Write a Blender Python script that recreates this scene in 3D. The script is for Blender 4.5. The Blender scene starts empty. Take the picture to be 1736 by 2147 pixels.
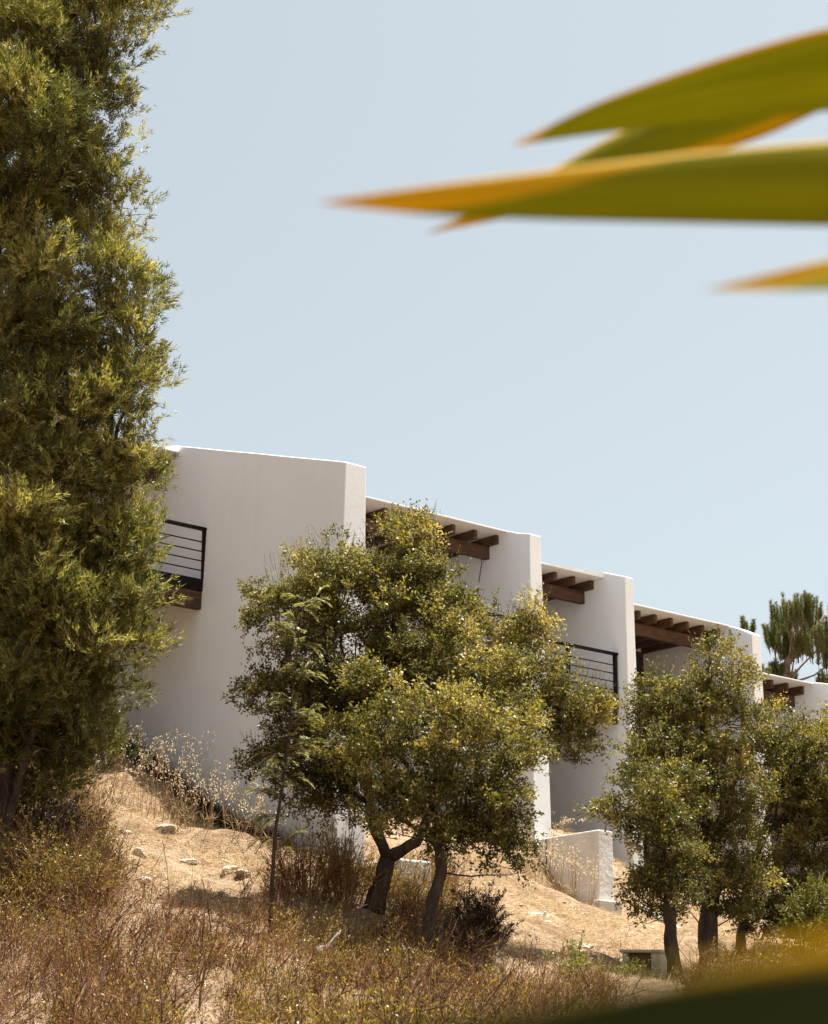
import bpy, bmesh, math
import numpy as np
from mathutils import Vector, Matrix, noise as mnoise

# ------------------------------------------------------------------ camera, light, exposure
sc = bpy.context.scene
col = sc.collection
FPX, HY, CX, CY = 4500.0, 2400.0, 868.0, 1073.0      # lens and horizon measured on the photograph
PITCH = math.atan((HY - CY) / FPX)
cam = bpy.data.objects.new('camera', bpy.data.cameras.new('camera'))
col.objects.link(cam)
cam.data.sensor_fit = 'VERTICAL'
cam.data.sensor_height = 36.0
cam.data.lens = 36.0 * FPX / 2147.0
cam.location = (0, 0, 0)
cam.rotation_euler = (math.pi / 2 + PITCH, 0, 0)
cam.data.clip_start = 0.02
cam.data.clip_end = 3000
cam.data.dof.use_dof = True
cam.data.dof.focus_distance = 42.0
cam.data.dof.aperture_fstop = 12.0
sc.camera = cam

th = math.radians(49.1)
F = np.array([math.sin(th), math.cos(th), 0.0])        # along the row of houses, away to the right
N = np.array([math.cos(th), -math.sin(th), 0.0])       # outwards from their facade
SUN_EL = math.radians(76)
saz = F * 0.97 + N * 0.17
saz /= np.linalg.norm(saz)
SUN = np.array([saz[0] * math.cos(SUN_EL), saz[1] * math.cos(SUN_EL), math.sin(SUN_EL)])

world = bpy.data.worlds.new('World')
sc.world = world
world.use_nodes = True
wn = world.node_tree
wn.nodes.clear()
wo = wn.nodes.new('ShaderNodeOutputWorld')
bg = wn.nodes.new('ShaderNodeBackground')
sky = wn.nodes.new('ShaderNodeTexSky')
sky.sky_type = 'NISHITA'
sky.sun_disc = False
sky.sun_elevation = SUN_EL
sky.sun_rotation = math.atan2(saz[0], saz[1])
sky.air_density = 1.0
sky.dust_density = 3.0
sky.ozone_density = 0.4
hsv = wn.nodes.new('ShaderNodeHueSaturation')
hsv.inputs['Saturation'].default_value = 0.39
wn.links.new(sky.outputs[0], hsv.inputs['Color'])
tintn = wn.nodes.new('ShaderNodeMix')
tintn.data_type = 'RGBA'
tintn.blend_type = 'MULTIPLY'
tintn.inputs[0].default_value = 1.0
tintn.inputs[7].default_value = (0.945, 1.0, 0.968, 1)
wn.links.new(hsv.outputs[0], tintn.inputs[6])
wn.links.new(tintn.outputs[2], bg.inputs['Color'])
bg.inputs['Strength'].default_value = 0.0685
wn.links.new(bg.outputs[0], wo.inputs['Surface'])

sun = bpy.data.objects.new('sun', bpy.data.lights.new('sun', 'SUN'))
col.objects.link(sun)
sun.data.energy = 5.0
sun.data.angle = math.radians(0.53)
sun.data.color = (1.0, 0.972, 0.925)
sun.rotation_euler = Vector(-SUN).to_track_quat('-Z', 'Y').to_euler()
sun.location = (20, 20, 60)

sc.view_settings.view_transform = 'Standard'
sc.view_settings.look = 'None'
sc.view_settings.gamma = 1
sc.view_settings.use_curve_mapping = False
sc.view_settings.exposure = 1.40
sc.render.engine = 'CYCLES'
sc.cycles.max_bounces = 8
sc.cycles.transparent_max_bounces = 4
sc.cycles.use_denoising = True

# ------------------------------------------------------------------ measuring helpers
def ray(px, py):
    r, u = px - CX, -(py - CY)
    return np.array([r, FPX * math.cos(PITCH) - u * math.sin(PITCH), FPX * math.sin(PITCH) + u * math.cos(PITCH)])
def at(px, py, Y):
    d = ray(px, py)
    return d * (Y / d[1])
def project(P):
    P = np.atleast_2d(P)
    fw = P[:, 1] * math.cos(PITCH) + P[:, 2] * math.sin(PITCH)
    up = -P[:, 1] * math.sin(PITCH) + P[:, 2] * math.cos(PITCH)
    return CX + FPX * P[:, 0] / fw, CY - FPX * up / fw
ORG = at(437, 1107, 42.0)
ORG[2] = 0
def W(f, n, z):
    p = ORG + F * f + N * n
    return np.array([p[0], p[1], z])
def on_n(px, py, n):                # (f, z) where a pixel meets the plane at n
    d = ray(px, py)
    k = (ORG.dot(N) + n) / d.dot(N)
    p = d * k
    return (p - ORG).dot(F), p[2]
def unit(v):
    v = np.asarray(v, float)
    return v / np.maximum(np.linalg.norm(v, axis=-1, keepdims=True), 1e-9)

# ------------------------------------------------------------------ object helpers
def tag(o, label=None, cat=None, group=None, kind=None):
    if label: o['label'] = label
    if cat: o['category'] = cat
    if group: o['group'] = group
    if kind: o['kind'] = kind
    return o
def empty(name, loc, label, cat, group=None):
    o = bpy.data.objects.new(name, None)
    o.empty_display_size = 0.2
    col.objects.link(o)
    o.location = tuple(loc)
    return tag(o, label, cat, group)
def link(name, me, mat, parent=None):
    o = bpy.data.objects.new(name, me)
    col.objects.link(o)
    if mat is not None:
        me.materials.append(mat)
    if parent is not None:
        o.parent = parent
        off = np.zeros(3)
        p = parent
        while p is not None:
            off += np.array(p.location)
            p = p.parent
        me.transform(Matrix.Translation(Vector(tuple(-off))))
    return o
def np_mesh(name, V, Q, attrs=None, smooth=False):
    """V (n,3); Q (m,k) faces of one size"""
    V = np.ascontiguousarray(V, dtype=np.float32)
    Q = np.ascontiguousarray(Q, dtype=np.int32)
    me = bpy.data.meshes.new(name)
    me.vertices.add(len(V))
    me.vertices.foreach_set('co', V.ravel())
    me.loops.add(Q.size)
    me.loops.foreach_set('vertex_index', Q.ravel())
    me.polygons.add(len(Q))
    me.polygons.foreach_set('loop_start', np.arange(len(Q), dtype=np.int32) * Q.shape[1])
    me.polygons.foreach_set('loop_total', np.full(len(Q), Q.shape[1], dtype=np.int32))
    if smooth:
        me.polygons.foreach_set('use_smooth', np.ones(len(Q), dtype=bool))
    for k, a in (attrs or {}).items():
        at_ = me.attributes.new(k, 'FLOAT', 'POINT')
        at_.data.foreach_set('value', np.ascontiguousarray(a, dtype=np.float32).ravel())
    me.update(calc_edges=True)
    return me
class MB:
    def __init__(s):
        s.v, s.f = [], []
    def add(s, V, Fc):
        b = len(s.v)
        s.v += [tuple(map(float, p)) for p in V]
        s.f += [tuple(i + b for i in f) for f in Fc]
        return s
    def hexa(s, P):                     # 8 corners: 4 bottom ring, 4 top ring
        return s.add(P, [(3, 2, 1, 0), (4, 5, 6, 7), (0, 1, 5, 4), (1, 2, 6, 5), (2, 3, 7, 6), (3, 0, 4, 7)])
    def fnz(s, f0, f1, n0, n1, z0, z1):  # box in the houses' frame
        return s.hexa([W(f0, n1, z0), W(f1, n1, z0), W(f1, n0, z0), W(f0, n0, z0),
                       W(f0, n1, z1), W(f1, n1, z1), W(f1, n0, z1), W(f0, n0, z1)])
    def tube(s, pts, rad, k=6, cap=True):
        pts = [np.asarray(p, float) for p in pts]
        n = len(pts)
        V = []
        a = None
        for i in range(n):
            t = unit(pts[min(i + 1, n - 1)] - pts[max(i - 1, 0)])
            if a is None:
                a = np.cross(t, (0.3, 0.9, 0.2)) if abs(t[1]) < 0.9 else np.cross(t, (1, 0, 0))
            a = unit(a - t * a.dot(t))
            b = np.cross(t, a)
            for j in range(k):
                w = 2 * math.pi * j / k
                V.append(pts[i] + rad[i] * (math.cos(w) * a + math.sin(w) * b))
        Fc = []
        for i in range(n - 1):
            for j in range(k):
                j2 = (j + 1) % k
                Fc.append((i * k + j, i * k + j2, (i + 1) * k + j2, (i + 1) * k + j))
        if cap:
            Fc.append(tuple(range((n - 1) * k, n * k)))
            Fc.append(tuple(reversed(range(k))))
        return s.add(V, Fc)
    def build(s, name, mat, parent=None, bevel=0, seg=2, smooth=False):
        me = bpy.data.meshes.new(name)
        me.from_pydata(s.v, [], s.f)
        if smooth:
            me.polygons.foreach_set('use_smooth', np.ones(len(me.polygons), dtype=bool))
        me.update()
        if bevel:
            bm = bmesh.new()
            bm.from_mesh(me)
            bmesh.ops.recalc_face_normals(bm, faces=bm.faces)
            ed = [e for e in bm.edges if len(e.link_faces) == 2 and e.calc_face_angle(0) > 0.5]
            bmesh.ops.bevel(bm, geom=ed, offset=bevel, segments=seg, affect='EDGES', profile=0.5, clamp_overlap=True)
            bm.to_mesh(me)
            bm.free()
        return link(name, me, mat, parent)

# ------------------------------------------------------------------ materials
def new_mat(name):
    m = bpy.data.materials.new(name)
    m.use_nodes = True
    nt = m.node_tree
    for n in list(nt.nodes):
        if n.type != 'OUTPUT_MATERIAL':
            nt.nodes.remove(n)
    out = [n for n in nt.nodes if n.type == 'OUTPUT_MATERIAL'][0]
    return m, nt, out
def nd(nt, t, **kw):
    n = nt.nodes.new(t)
    for k, v in kw.items():
        if k in n.inputs:
            n.inputs[k].default_value = v
        else:
            setattr(n, k, v)
    return n
def ramp(nt, stops, fac):
    r = nt.nodes.new('ShaderNodeValToRGB')
    e = r.color_ramp.elements
    while len(e) < len(stops):
        e.new(0.5)
    for i, (p, c) in enumerate(stops):
        e[i].position = p
        e[i].color = (*c, 1)
    nt.links.new(fac, r.inputs[0])
    return r.outputs[0]
def surf_mat(name, stops, scale=4.0, detail=6, rough=0.9, bump=0.3, bscale=40, bdist=0.01, stretch=None, spec=0.2, fine=None):
    m, nt, out = new_mat(name)
    tc = nd(nt, 'ShaderNodeTexCoord')
    mp = nd(nt, 'ShaderNodeMapping')
    nt.links.new(tc.outputs['Object'], mp.inputs[0])
    if stretch: mp.inputs['Scale'].default_value = stretch
    nz = nd(nt, 'ShaderNodeTexNoise', Scale=scale, Detail=detail, Roughness=0.6)
    nt.links.new(mp.outputs[0], nz.inputs['Vector'])
    c = ramp(nt, stops, nz.outputs[0])
    p = nd(nt, 'ShaderNodeBsdfPrincipled', Roughness=rough)
    p.inputs['Specular IOR Level'].default_value = spec
    nb = nd(nt, 'ShaderNodeTexNoise', Scale=bscale, Detail=4)
    nt.links.new(mp.outputs[0], nb.inputs['Vector'])
    if fine:
        mx = nd(nt, 'ShaderNodeMix', data_type='RGBA', blend_type='MULTIPLY')
        mx.inputs[0].default_value = fine
        nt.links.new(c, mx.inputs[6])
        nt.links.new(nb.outputs[0], mx.inputs[7])
        c = mx.outputs[2]
    nt.links.new(c, p.inputs['Base Color'])
    b = nd(nt, 'ShaderNodeBump', Strength=bump, Distance=bdist)
    nt.links.new(nb.outputs[0], b.inputs['Height'])
    nt.links.new(b.outputs[0], p.inputs['Normal'])
    nt.links.new(p.outputs[0], out.inputs[0])
    return m
def leaf_mat(name, stops, rough=0.45, trans=0.35, spec=0.4, tmul=(1.5, 1.4, 0.6)):
    m, nt, out = new_mat(name)
    a = nd(nt, 'ShaderNodeAttribute', attribute_name='tint')
    g = nd(nt, 'ShaderNodeNewGeometry')
    ad = nd(nt, 'ShaderNodeMath', operation='MULTIPLY_ADD')
    nt.links.new(g.outputs['Random Per Island'], ad.inputs[0])
    ad.inputs[1].default_value = 0.35
    nt.links.new(a.outputs['Fac'], ad.inputs[2])
    sb = nd(nt, 'ShaderNodeMath', operation='SUBTRACT')
    nt.links.new(ad.outputs[0], sb.inputs[0])
    sb.inputs[1].default_value = 0.175
    c = ramp(nt, stops, sb.outputs[0])
    p = nd(nt, 'ShaderNodeBsdfPrincipled', Roughness=rough)
    p.inputs['Specular IOR Level'].default_value = spec
    nt.links.new(c, p.inputs['Base Color'])
    t = nd(nt, 'ShaderNodeBsdfTranslucent')
    mx = nd(nt, 'ShaderNodeMix', data_type='RGBA', blend_type='MULTIPLY')
    mx.inputs[0].default_value = 1
    nt.links.new(c, mx.inputs[6])
    mx.inputs[7].default_value = (*tmul, 1)
    nt.links.new(mx.outputs[2], t.inputs[0])
    ms = nd(nt, 'ShaderNodeMixShader')
    ms.inputs[0].default_value = trans
    nt.links.new(p.outputs[0], ms.inputs[1])
    nt.links.new(t.outputs[0], ms.inputs[2])
    nt.links.new(ms.outputs[0], out.inputs[0])
    return m

def plaster_mat():
    m, nt, out = new_mat('white_plaster')
    tc = nd(nt, 'ShaderNodeTexCoord')
    n1 = nd(nt, 'ShaderNodeTexNoise', Scale=0.7, Detail=8, Roughness=0.65)
    nt.links.new(tc.outputs['Object'], n1.inputs['Vector'])
    mp = nd(nt, 'ShaderNodeMapping')
    mp.inputs['Scale'].default_value = (3.0, 3.0, 0.25)      # rain streaks
    nt.links.new(tc.outputs['Object'], mp.inputs[0])
    n2 = nd(nt, 'ShaderNodeTexNoise', Scale=1.2, Detail=6, Roughness=0.7)
    nt.links.new(mp.outputs[0], n2.inputs['Vector'])
    c1 = ramp(nt, [(0.25, (0.81, 0.83, 0.85)), (0.55, (0.845, 0.865, 0.885)), (0.8, (0.86, 0.88, 0.90))], n1.outputs[0])
    c2 = ramp(nt, [(0.30, (0.86, 0.845, 0.82)), (0.5, (1, 1, 1))], n2.outputs[0])
    mx = nd(nt, 'ShaderNodeMix', data_type='RGBA', blend_type='MULTIPLY')
    mx.inputs[0].default_value = 0.2
    nt.links.new(c1, mx.inputs[6]); nt.links.new(c2, mx.inputs[7])
    # dried mud splashed on the foot of the wall
    ge = nd(nt, 'ShaderNodeNewGeometry')
    at_ = nd(nt, 'ShaderNodeAttribute', attribute_name='splash')
    n4 = nd(nt, 'ShaderNodeTexNoise', Scale=2.2, Detail=7, Roughness=0.7)
    nt.links.new(tc.outputs['Object'], n4.inputs['Vector'])
    mu = nd(nt, 'ShaderNodeMath', operation='MULTIPLY')
    nt.links.new(at_.outputs['Fac'], mu.inputs[0]); nt.links.new(n4.outputs[0], mu.inputs[1])
    mx2 = nd(nt, 'ShaderNodeMix', data_type='RGBA')
    nt.links.new(mu.outputs[0], mx2.inputs[0])
    nt.links.new(mx.outputs[2], mx2.inputs[6])
    mx2.inputs[7].default_value = (0.42, 0.36, 0.29, 1)
    p = nd(nt, 'ShaderNodeBsdfPrincipled', Roughness=0.92)
    p.inputs['Specular IOR Level'].default_value = 0.15
    nt.links.new(mx2.outputs[2], p.inputs['Base Color'])
    n3 = nd(nt, 'ShaderNodeTexNoise', Scale=9, Detail=8, Roughness=0.7)
    nt.links.new(tc.outputs['Object'], n3.inputs['Vector'])
    b = nd(nt, 'ShaderNodeBump', Strength=0.22, Distance=0.02)
    nt.links.new(n3.outputs[0], b.inputs['Height'])
    nt.links.new(b.outputs[0], p.inputs['Normal'])
    nt.links.new(p.outputs[0], out.inputs[0])
    return m

M = {}
M['plaster'] = plaster_mat()
M['wood'] = surf_mat('stained_wood', [(0.3, (0.050, 0.025, 0.015)), (0.55, (0.095, 0.050, 0.030)), (0.75, (0.14, 0.082, 0.052))],
                     scale=3, rough=0.7, bump=0.4, bscale=14, stretch=(1, 1, 5), spec=0.3)
M['black'] = surf_mat('black_painted_wood', [(0.3, (0.006, 0.0055, 0.0055)), (0.62, (0.012, 0.011, 0.0105)), (0.75, (0.03, 0.021, 0.017))],
                      scale=9, rough=0.6, bump=0.3, bscale=30, spec=0.12)
M['wire'] = surf_mat('dark_steel_wire', [(0.3, (0.008, 0.0075, 0.0075)), (0.7, (0.015, 0.014, 0.0135))], rough=0.6, bump=0.0, spec=0.12)
M['bark'] = surf_mat('oak_bark', [(0.3, (0.030, 0.022, 0.016)), (0.55, (0.065, 0.049, 0.036)), (0.75, (0.12, 0.098, 0.077))],
                     scale=9, rough=0.95, bump=0.9, bscale=22, bdist=0.04, stretch=(1, 1, 0.35))
M['pine_bark'] = surf_mat('pine_bark', [(0.3, (0.09, 0.06, 0.045)), (0.7, (0.22, 0.16, 0.12))], scale=6, bump=0.8, bscale=15, bdist=0.04)
M['twig'] = surf_mat('dry_red_twigs', [(0.3, (0.060, 0.028, 0.014)), (0.5, (0.18, 0.090, 0.042)), (0.7, (0.36, 0.23, 0.125))], scale=1.4, rough=0.9, bump=0)
M['dark_twig'] = surf_mat('dark_twigs', [(0.3, (0.03, 0.02, 0.014)), (0.7, (0.085, 0.058, 0.04))], scale=2, rough=0.9, bump=0)
M['shoot'] = surf_mat('dark_red_shoots', [(0.3, (0.04, 0.018, 0.011)), (0.5, (0.085, 0.04, 0.022)), (0.7, (0.17, 0.10, 0.06))], scale=2, rough=0.9, bump=0)
M['old_plaster'] = surf_mat('weathered_plaster', [(0.25, (0.50, 0.47, 0.43)), (0.5, (0.68, 0.66, 0.63)), (0.75, (0.75, 0.74, 0.72))], scale=1.6, detail=9, rough=0.95, bump=0.5, bscale=9, bdist=0.03, spec=0.1)
M['grey_twig'] = surf_mat('grey_twigs', [(0.3, (0.16, 0.13, 0.10)), (0.7, (0.34, 0.29, 0.24))], scale=5, rough=0.9, bump=0.3)
M['stone'] = surf_mat('pale_stone', [(0.3, (0.33, 0.26, 0.19)), (0.6, (0.48, 0.40, 0.31)), (0.8, (0.58, 0.52, 0.44))], scale=6, bump=0.7, bscale=14, bdist=0.03)
M['concrete'] = surf_mat('raw_concrete', [(0.3, (0.36, 0.32, 0.27)), (0.6, (0.50, 0.46, 0.40)), (0.8, (0.58, 0.55, 0.50))], scale=3, bump=0.5, bscale=25, bdist=0.02)
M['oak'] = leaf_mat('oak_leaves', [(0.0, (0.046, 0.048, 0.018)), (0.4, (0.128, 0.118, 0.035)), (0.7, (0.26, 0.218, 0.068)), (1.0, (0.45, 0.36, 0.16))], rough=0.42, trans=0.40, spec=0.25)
M['acacia'] = leaf_mat('acacia_leaves', [(0.0, (0.040, 0.050, 0.018)), (0.4, (0.118, 0.116, 0.036)), (0.7, (0.275, 0.24, 0.078)), (1.0, (0.46, 0.41, 0.19))], rough=0.45, trans=0.40, spec=0.2, tmul=(1.4, 1.38, 0.62))
M['sapling'] = leaf_mat('sapling_leaves', [(0.0, (0.13, 0.135, 0.065)), (0.5, (0.21, 0.205, 0.105)), (1.0, (0.32, 0.30, 0.16))], trans=0.35)
M['pine'] = leaf_mat('pine_needles', [(0.0, (0.040, 0.055, 0.024)), (0.5, (0.125, 0.135, 0.048)), (1.0, (0.28, 0.25, 0.10))], trans=0.3, spec=0.2)
M['scrub'] = leaf_mat('scrub_leaves', [(0.0, (0.070, 0.060, 0.014)), (0.45, (0.185, 0.140, 0.026)), (0.8, (0.36, 0.255, 0.052)), (1.0, (0.44, 0.27, 0.10))], trans=0.35)
M['rusty'] = leaf_mat('withered_leaves', [(0.0, (0.14, 0.06, 0.024)), (0.5, (0.33, 0.17, 0.062)), (1.0, (0.54, 0.36, 0.18))], trans=0.3, spec=0.2, tmul=(1.2, 1.0, 0.7))
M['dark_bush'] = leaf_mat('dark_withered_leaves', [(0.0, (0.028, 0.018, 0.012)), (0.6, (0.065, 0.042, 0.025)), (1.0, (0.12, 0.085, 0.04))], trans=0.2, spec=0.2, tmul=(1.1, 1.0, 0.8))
M['bright'] = leaf_mat('fresh_green_leaves', [(0.0, (0.08, 0.085, 0.018)), (0.5, (0.18, 0.17, 0.032)), (1.0, (0.32, 0.29, 0.075))], trans=0.4)
M['straw'] = leaf_mat('dry_grass', [(0.0, (0.36, 0.245, 0.135)), (0.5, (0.56, 0.43, 0.27)), (1.0, (0.76, 0.66, 0.48))], rough=0.7, trans=0.3, spec=0.15, tmul=(1.1, 1.0, 0.8))
M['oat'] = leaf_mat('wild_oat_straw', [(0.0, (0.40, 0.31, 0.18)), (0.5, (0.58, 0.48, 0.31)), (1.0, (0.74, 0.65, 0.48))], rough=0.6, trans=0.4, spec=0.25, tmul=(1.1, 1.0, 0.85))

def ground_mat():
    m, nt, out = new_mat('dry_earth')
    tc = nd(nt, 'ShaderNodeTexCoord')
    n1 = nd(nt, 'ShaderNodeTexNoise', Scale=0.55, Detail=9, Roughness=0.65)
    n2 = nd(nt, 'ShaderNodeTexNoise', Scale=5.0, Detail=8, Roughness=0.7)
    n3 = nd(nt, 'ShaderNodeTexNoise', Scale=26.0, Detail=6, Roughness=0.75)
    for n in (n1, n2, n3): nt.links.new(tc.outputs['Object'], n.inputs['Vector'])
    c1 = ramp(nt, [(0.3, (0.26, 0.165, 0.09)), (0.5, (0.38, 0.265, 0.162)), (0.7, (0.48, 0.365, 0.245))], n1.outputs[0])
    c2 = ramp(nt, [(0.32, (0.62, 0.54, 0.46)), (0.5, (0.95, 0.93, 0.9)), (0.68, (1.25, 1.25, 1.25))], n2.outputs[0])
    c3 = ramp(nt, [(0.33, (0.55, 0.48, 0.42)), (0.52, (1, 1, 1)), (0.7, (1.2, 1.2, 1.2))], n3.outputs[0])
    mx = nd(nt, 'ShaderNodeMix', data_type='RGBA', blend_type='MULTIPLY'); mx.inputs[0].default_value = 1
    nt.links.new(c1, mx.inputs[6]); nt.links.new(c2, mx.inputs[7])
    mx2 = nd(nt, 'ShaderNodeMix', data_type='RGBA', blend_type='MULTIPLY'); mx2.inputs[0].default_value = 1
    nt.links.new(mx.outputs[2], mx2.inputs[6]); nt.links.new(c3, mx2.inputs[7])
    p = nd(nt, 'ShaderNodeBsdfPrincipled', Roughness=0.95)
    p.inputs['Specular IOR Level'].default_value = 0.1
    nt.links.new(mx2.outputs[2], p.inputs['Base Color'])
    ad = nd(nt, 'ShaderNodeMath', operation='ADD')
    nt.links.new(n2.outputs[0], ad.inputs[0]); nt.links.new(n3.outputs[0], ad.inputs[1])
    b = nd(nt, 'ShaderNodeBump', Strength=0.9, Distance=0.08)
    nt.links.new(ad.outputs[0], b.inputs['Height'])
    nt.links.new(b.outputs[0], p.inputs['Normal'])
    nt.links.new(p.outputs[0], out.inputs[0])
    return m
M['ground'] = ground_mat()

# ------------------------------------------------------------------ terrain
CTRL = [at(*p) for p in [
    (-60, 1500, 46), (140, 1535, 45.2), (330, 1605, 43), (430, 1672, 41.8), (520, 1730, 40.9), (600, 1772, 40), (690, 1805, 38.6), (770, 1815, 38.6),
    (120, 1560, 43.0), (216, 1604, 41.6), (274, 1638, 40.9), (324, 1676, 40.2), (428, 1736, 39.2), (540, 1784, 37.9),
    (250, 1760, 37.5), (400, 1830, 36), (300, 1890, 33.5), (100, 1715, 35.5), (-20, 1655, 34), (-300, 1640, 34), (30, 1840, 30), (200, 2060, 26), (30, 2090, 25), (420, 2100, 25.5),
    (560, 1905, 33), (640, 2020, 29), (780, 1895, 34.5), (890, 2050, 31), (740, 2130, 26), (850, 1830, 38.5), (960, 1822, 42), (1010, 1850, 42), (1100, 1838, 46.6),
    (1060, 1930, 38.5), (1180, 1885, 44), (1180, 1960, 39), (1265, 1920, 46), (1300, 1838, 49.6), (1420, 1830, 51), (1560, 1850, 53), (1800, 1840, 57),
    (1380, 1945, 44), (1340, 2050, 36), (1490, 2040, 37.5), (1410, 2058, 35.5), (1557, 2015, 39.5), (1736, 1990, 42), (1720, 2120, 31), (1200, 2110, 29), (1000, 2120, 28), (2100, 1950, 46)]]
CTRL += [W(f, n, z) for f, n, z in [(0.9, 1, 5.75), (3, 0, 6.4), (6, 0, 6.5), (8.4, 0, 6.6), (5, -3, 7), (10.5, 0.1, 6.85), (10.5, -3, 7.0), (14, -2, 6.6), (18, -2, 6.0), (23, 0, 5.2),
                                    (-4, -3.5, 8.6), (-10, -4, 9.4), (0, -9, 9.5), (10, -9, 8.8), (20, -9, 8), (30, -6, 7)]]
for x, y, z in [(0, 0, -1.6), (-6, 0, -1.6), (6, 0, -1.6), (0, 9, -1.0), (-8, 10, -0.6), (8, 9, -1.1), (0, 16, 0.05), (-9, 17, 0.5), (9, 17, -0.1), (-6, 22, 1.3), (6, 22, 0.9), (0, -12, -1.8),
                (-25, 20, 2), (-25, 40, 6), (30, 20, 0), (34, 40, 3), (-20, 70, 10), (0, 70, 9.5), (30, 75, 8), (-25, 0, -1.2), (25, 0, -1.8)]:
    CTRL.append(np.array([x, y, z], float))
CTRL = np.array(CTRL)
def _tps(r2):
    return np.where(r2 > 1e-9, 0.5 * r2 * np.log(np.maximum(r2, 1e-12)), 0)
_n = len(CTRL)
_d2 = ((CTRL[:, None, :2] - CTRL[None, :, :2]) ** 2).sum(-1)
_A = np.zeros((_n + 3, _n + 3))
_A[:_n, :_n] = _tps(_d2) + np.eye(_n) * 0.25
_A[:_n, _n] = 1; _A[:_n, _n + 1:] = CTRL[:, :2]
_A[_n:, :_n] = _A[:_n, _n:].T
_sol = np.linalg.solve(_A, np.concatenate([CTRL[:, 2], np.zeros(3)]))
_rw = np.random.default_rng(7)
_wav = [(_rw.uniform(0, 6.28), _rw.uniform(0, 6.28), fr, am) for fr, am in
        [(0.7, .05), (1.1, .04), (1.7, .035), (2.6, .03), (3.7, .022), (5.3, .016)] for _ in range(2)]
def ground_z(x, y):
    x = np.asarray(x, float); y = np.asarray(y, float)
    sh = x.shape
    x = x.ravel(); y = y.ravel()
    cx = np.clip(x, -28, 38); cy = np.clip(y, -14, 78)
    z = np.zeros(len(x))
    for i in range(0, len(x), 20000):
        sl = slice(i, i + 20000)
        r2 = (cx[sl, None] - CTRL[None, :, 0]) ** 2 + (cy[sl, None] - CTRL[None, :, 1]) ** 2
        z[sl] = _tps(r2) @ _sol[:_n] + _sol[_n] + cx[sl] * _sol[_n + 1] + cy[sl] * _sol[_n + 2]
    w = np.zeros(len(x))
    for a, ph, fr, am in _wav:
        w += am * np.sin(fr * (x * math.cos(a) + y * math.sin(a)) + ph + 1.3 * np.sin(0.6 * fr * (x * math.sin(a) - y * math.cos(a)) + ph * 2))
    return (z + w).reshape(sh)
def gz(x, y):
    return float(ground_z(np.array([x]), np.array([y]))[0])
def axis(lo, hi, step, far):
    a = list(np.arange(lo, hi, step))
    d, x = step, hi
    while x < far:
        a.append(x); d *= 1.35; x += d
    d, x, pre = step, lo, []
    while x > -far:
        d *= 1.35; x -= d; pre.append(x)
    return np.array(pre[::-1] + a)
gx, gy = axis(-9, 14, 0.11, 900), axis(19, 52, 0.11, 900)
GX, GY = np.meshgrid(gx, gy)
GZ = ground_z(GX, GY)
rr = np.random.default_rng(3)
def smooth2(a, k):
    for _ in range(k):
        a[1:-1] = .25 * a[:-2] + .5 * a[1:-1] + .25 * a[2:]
        a[:, 1:-1] = .25 * a[:, :-2] + .5 * a[:, 1:-1] + .25 * a[:, 2:]
    return a
GZ += smooth2(rr.normal(0, 0.11, GZ.shape), 4) + smooth2(rr.normal(0, 0.035, GZ.shape), 1) + smooth2(rr.normal(0, 0.3, GZ.shape), 14)
nx, ny = len(gx), len(gy)
idx = np.arange(nx * ny).reshape(ny, nx)
Q = np.stack([idx[:-1, :-1], idx[:-1, 1:], idx[1:, 1:], idx[1:, :-1]], -1).reshape(-1, 4)
tag(link('ground', np_mesh('ground', np.stack([GX, GY, GZ], -1).reshape(-1, 3), Q, smooth=True), M['ground']), kind='structure')

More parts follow.
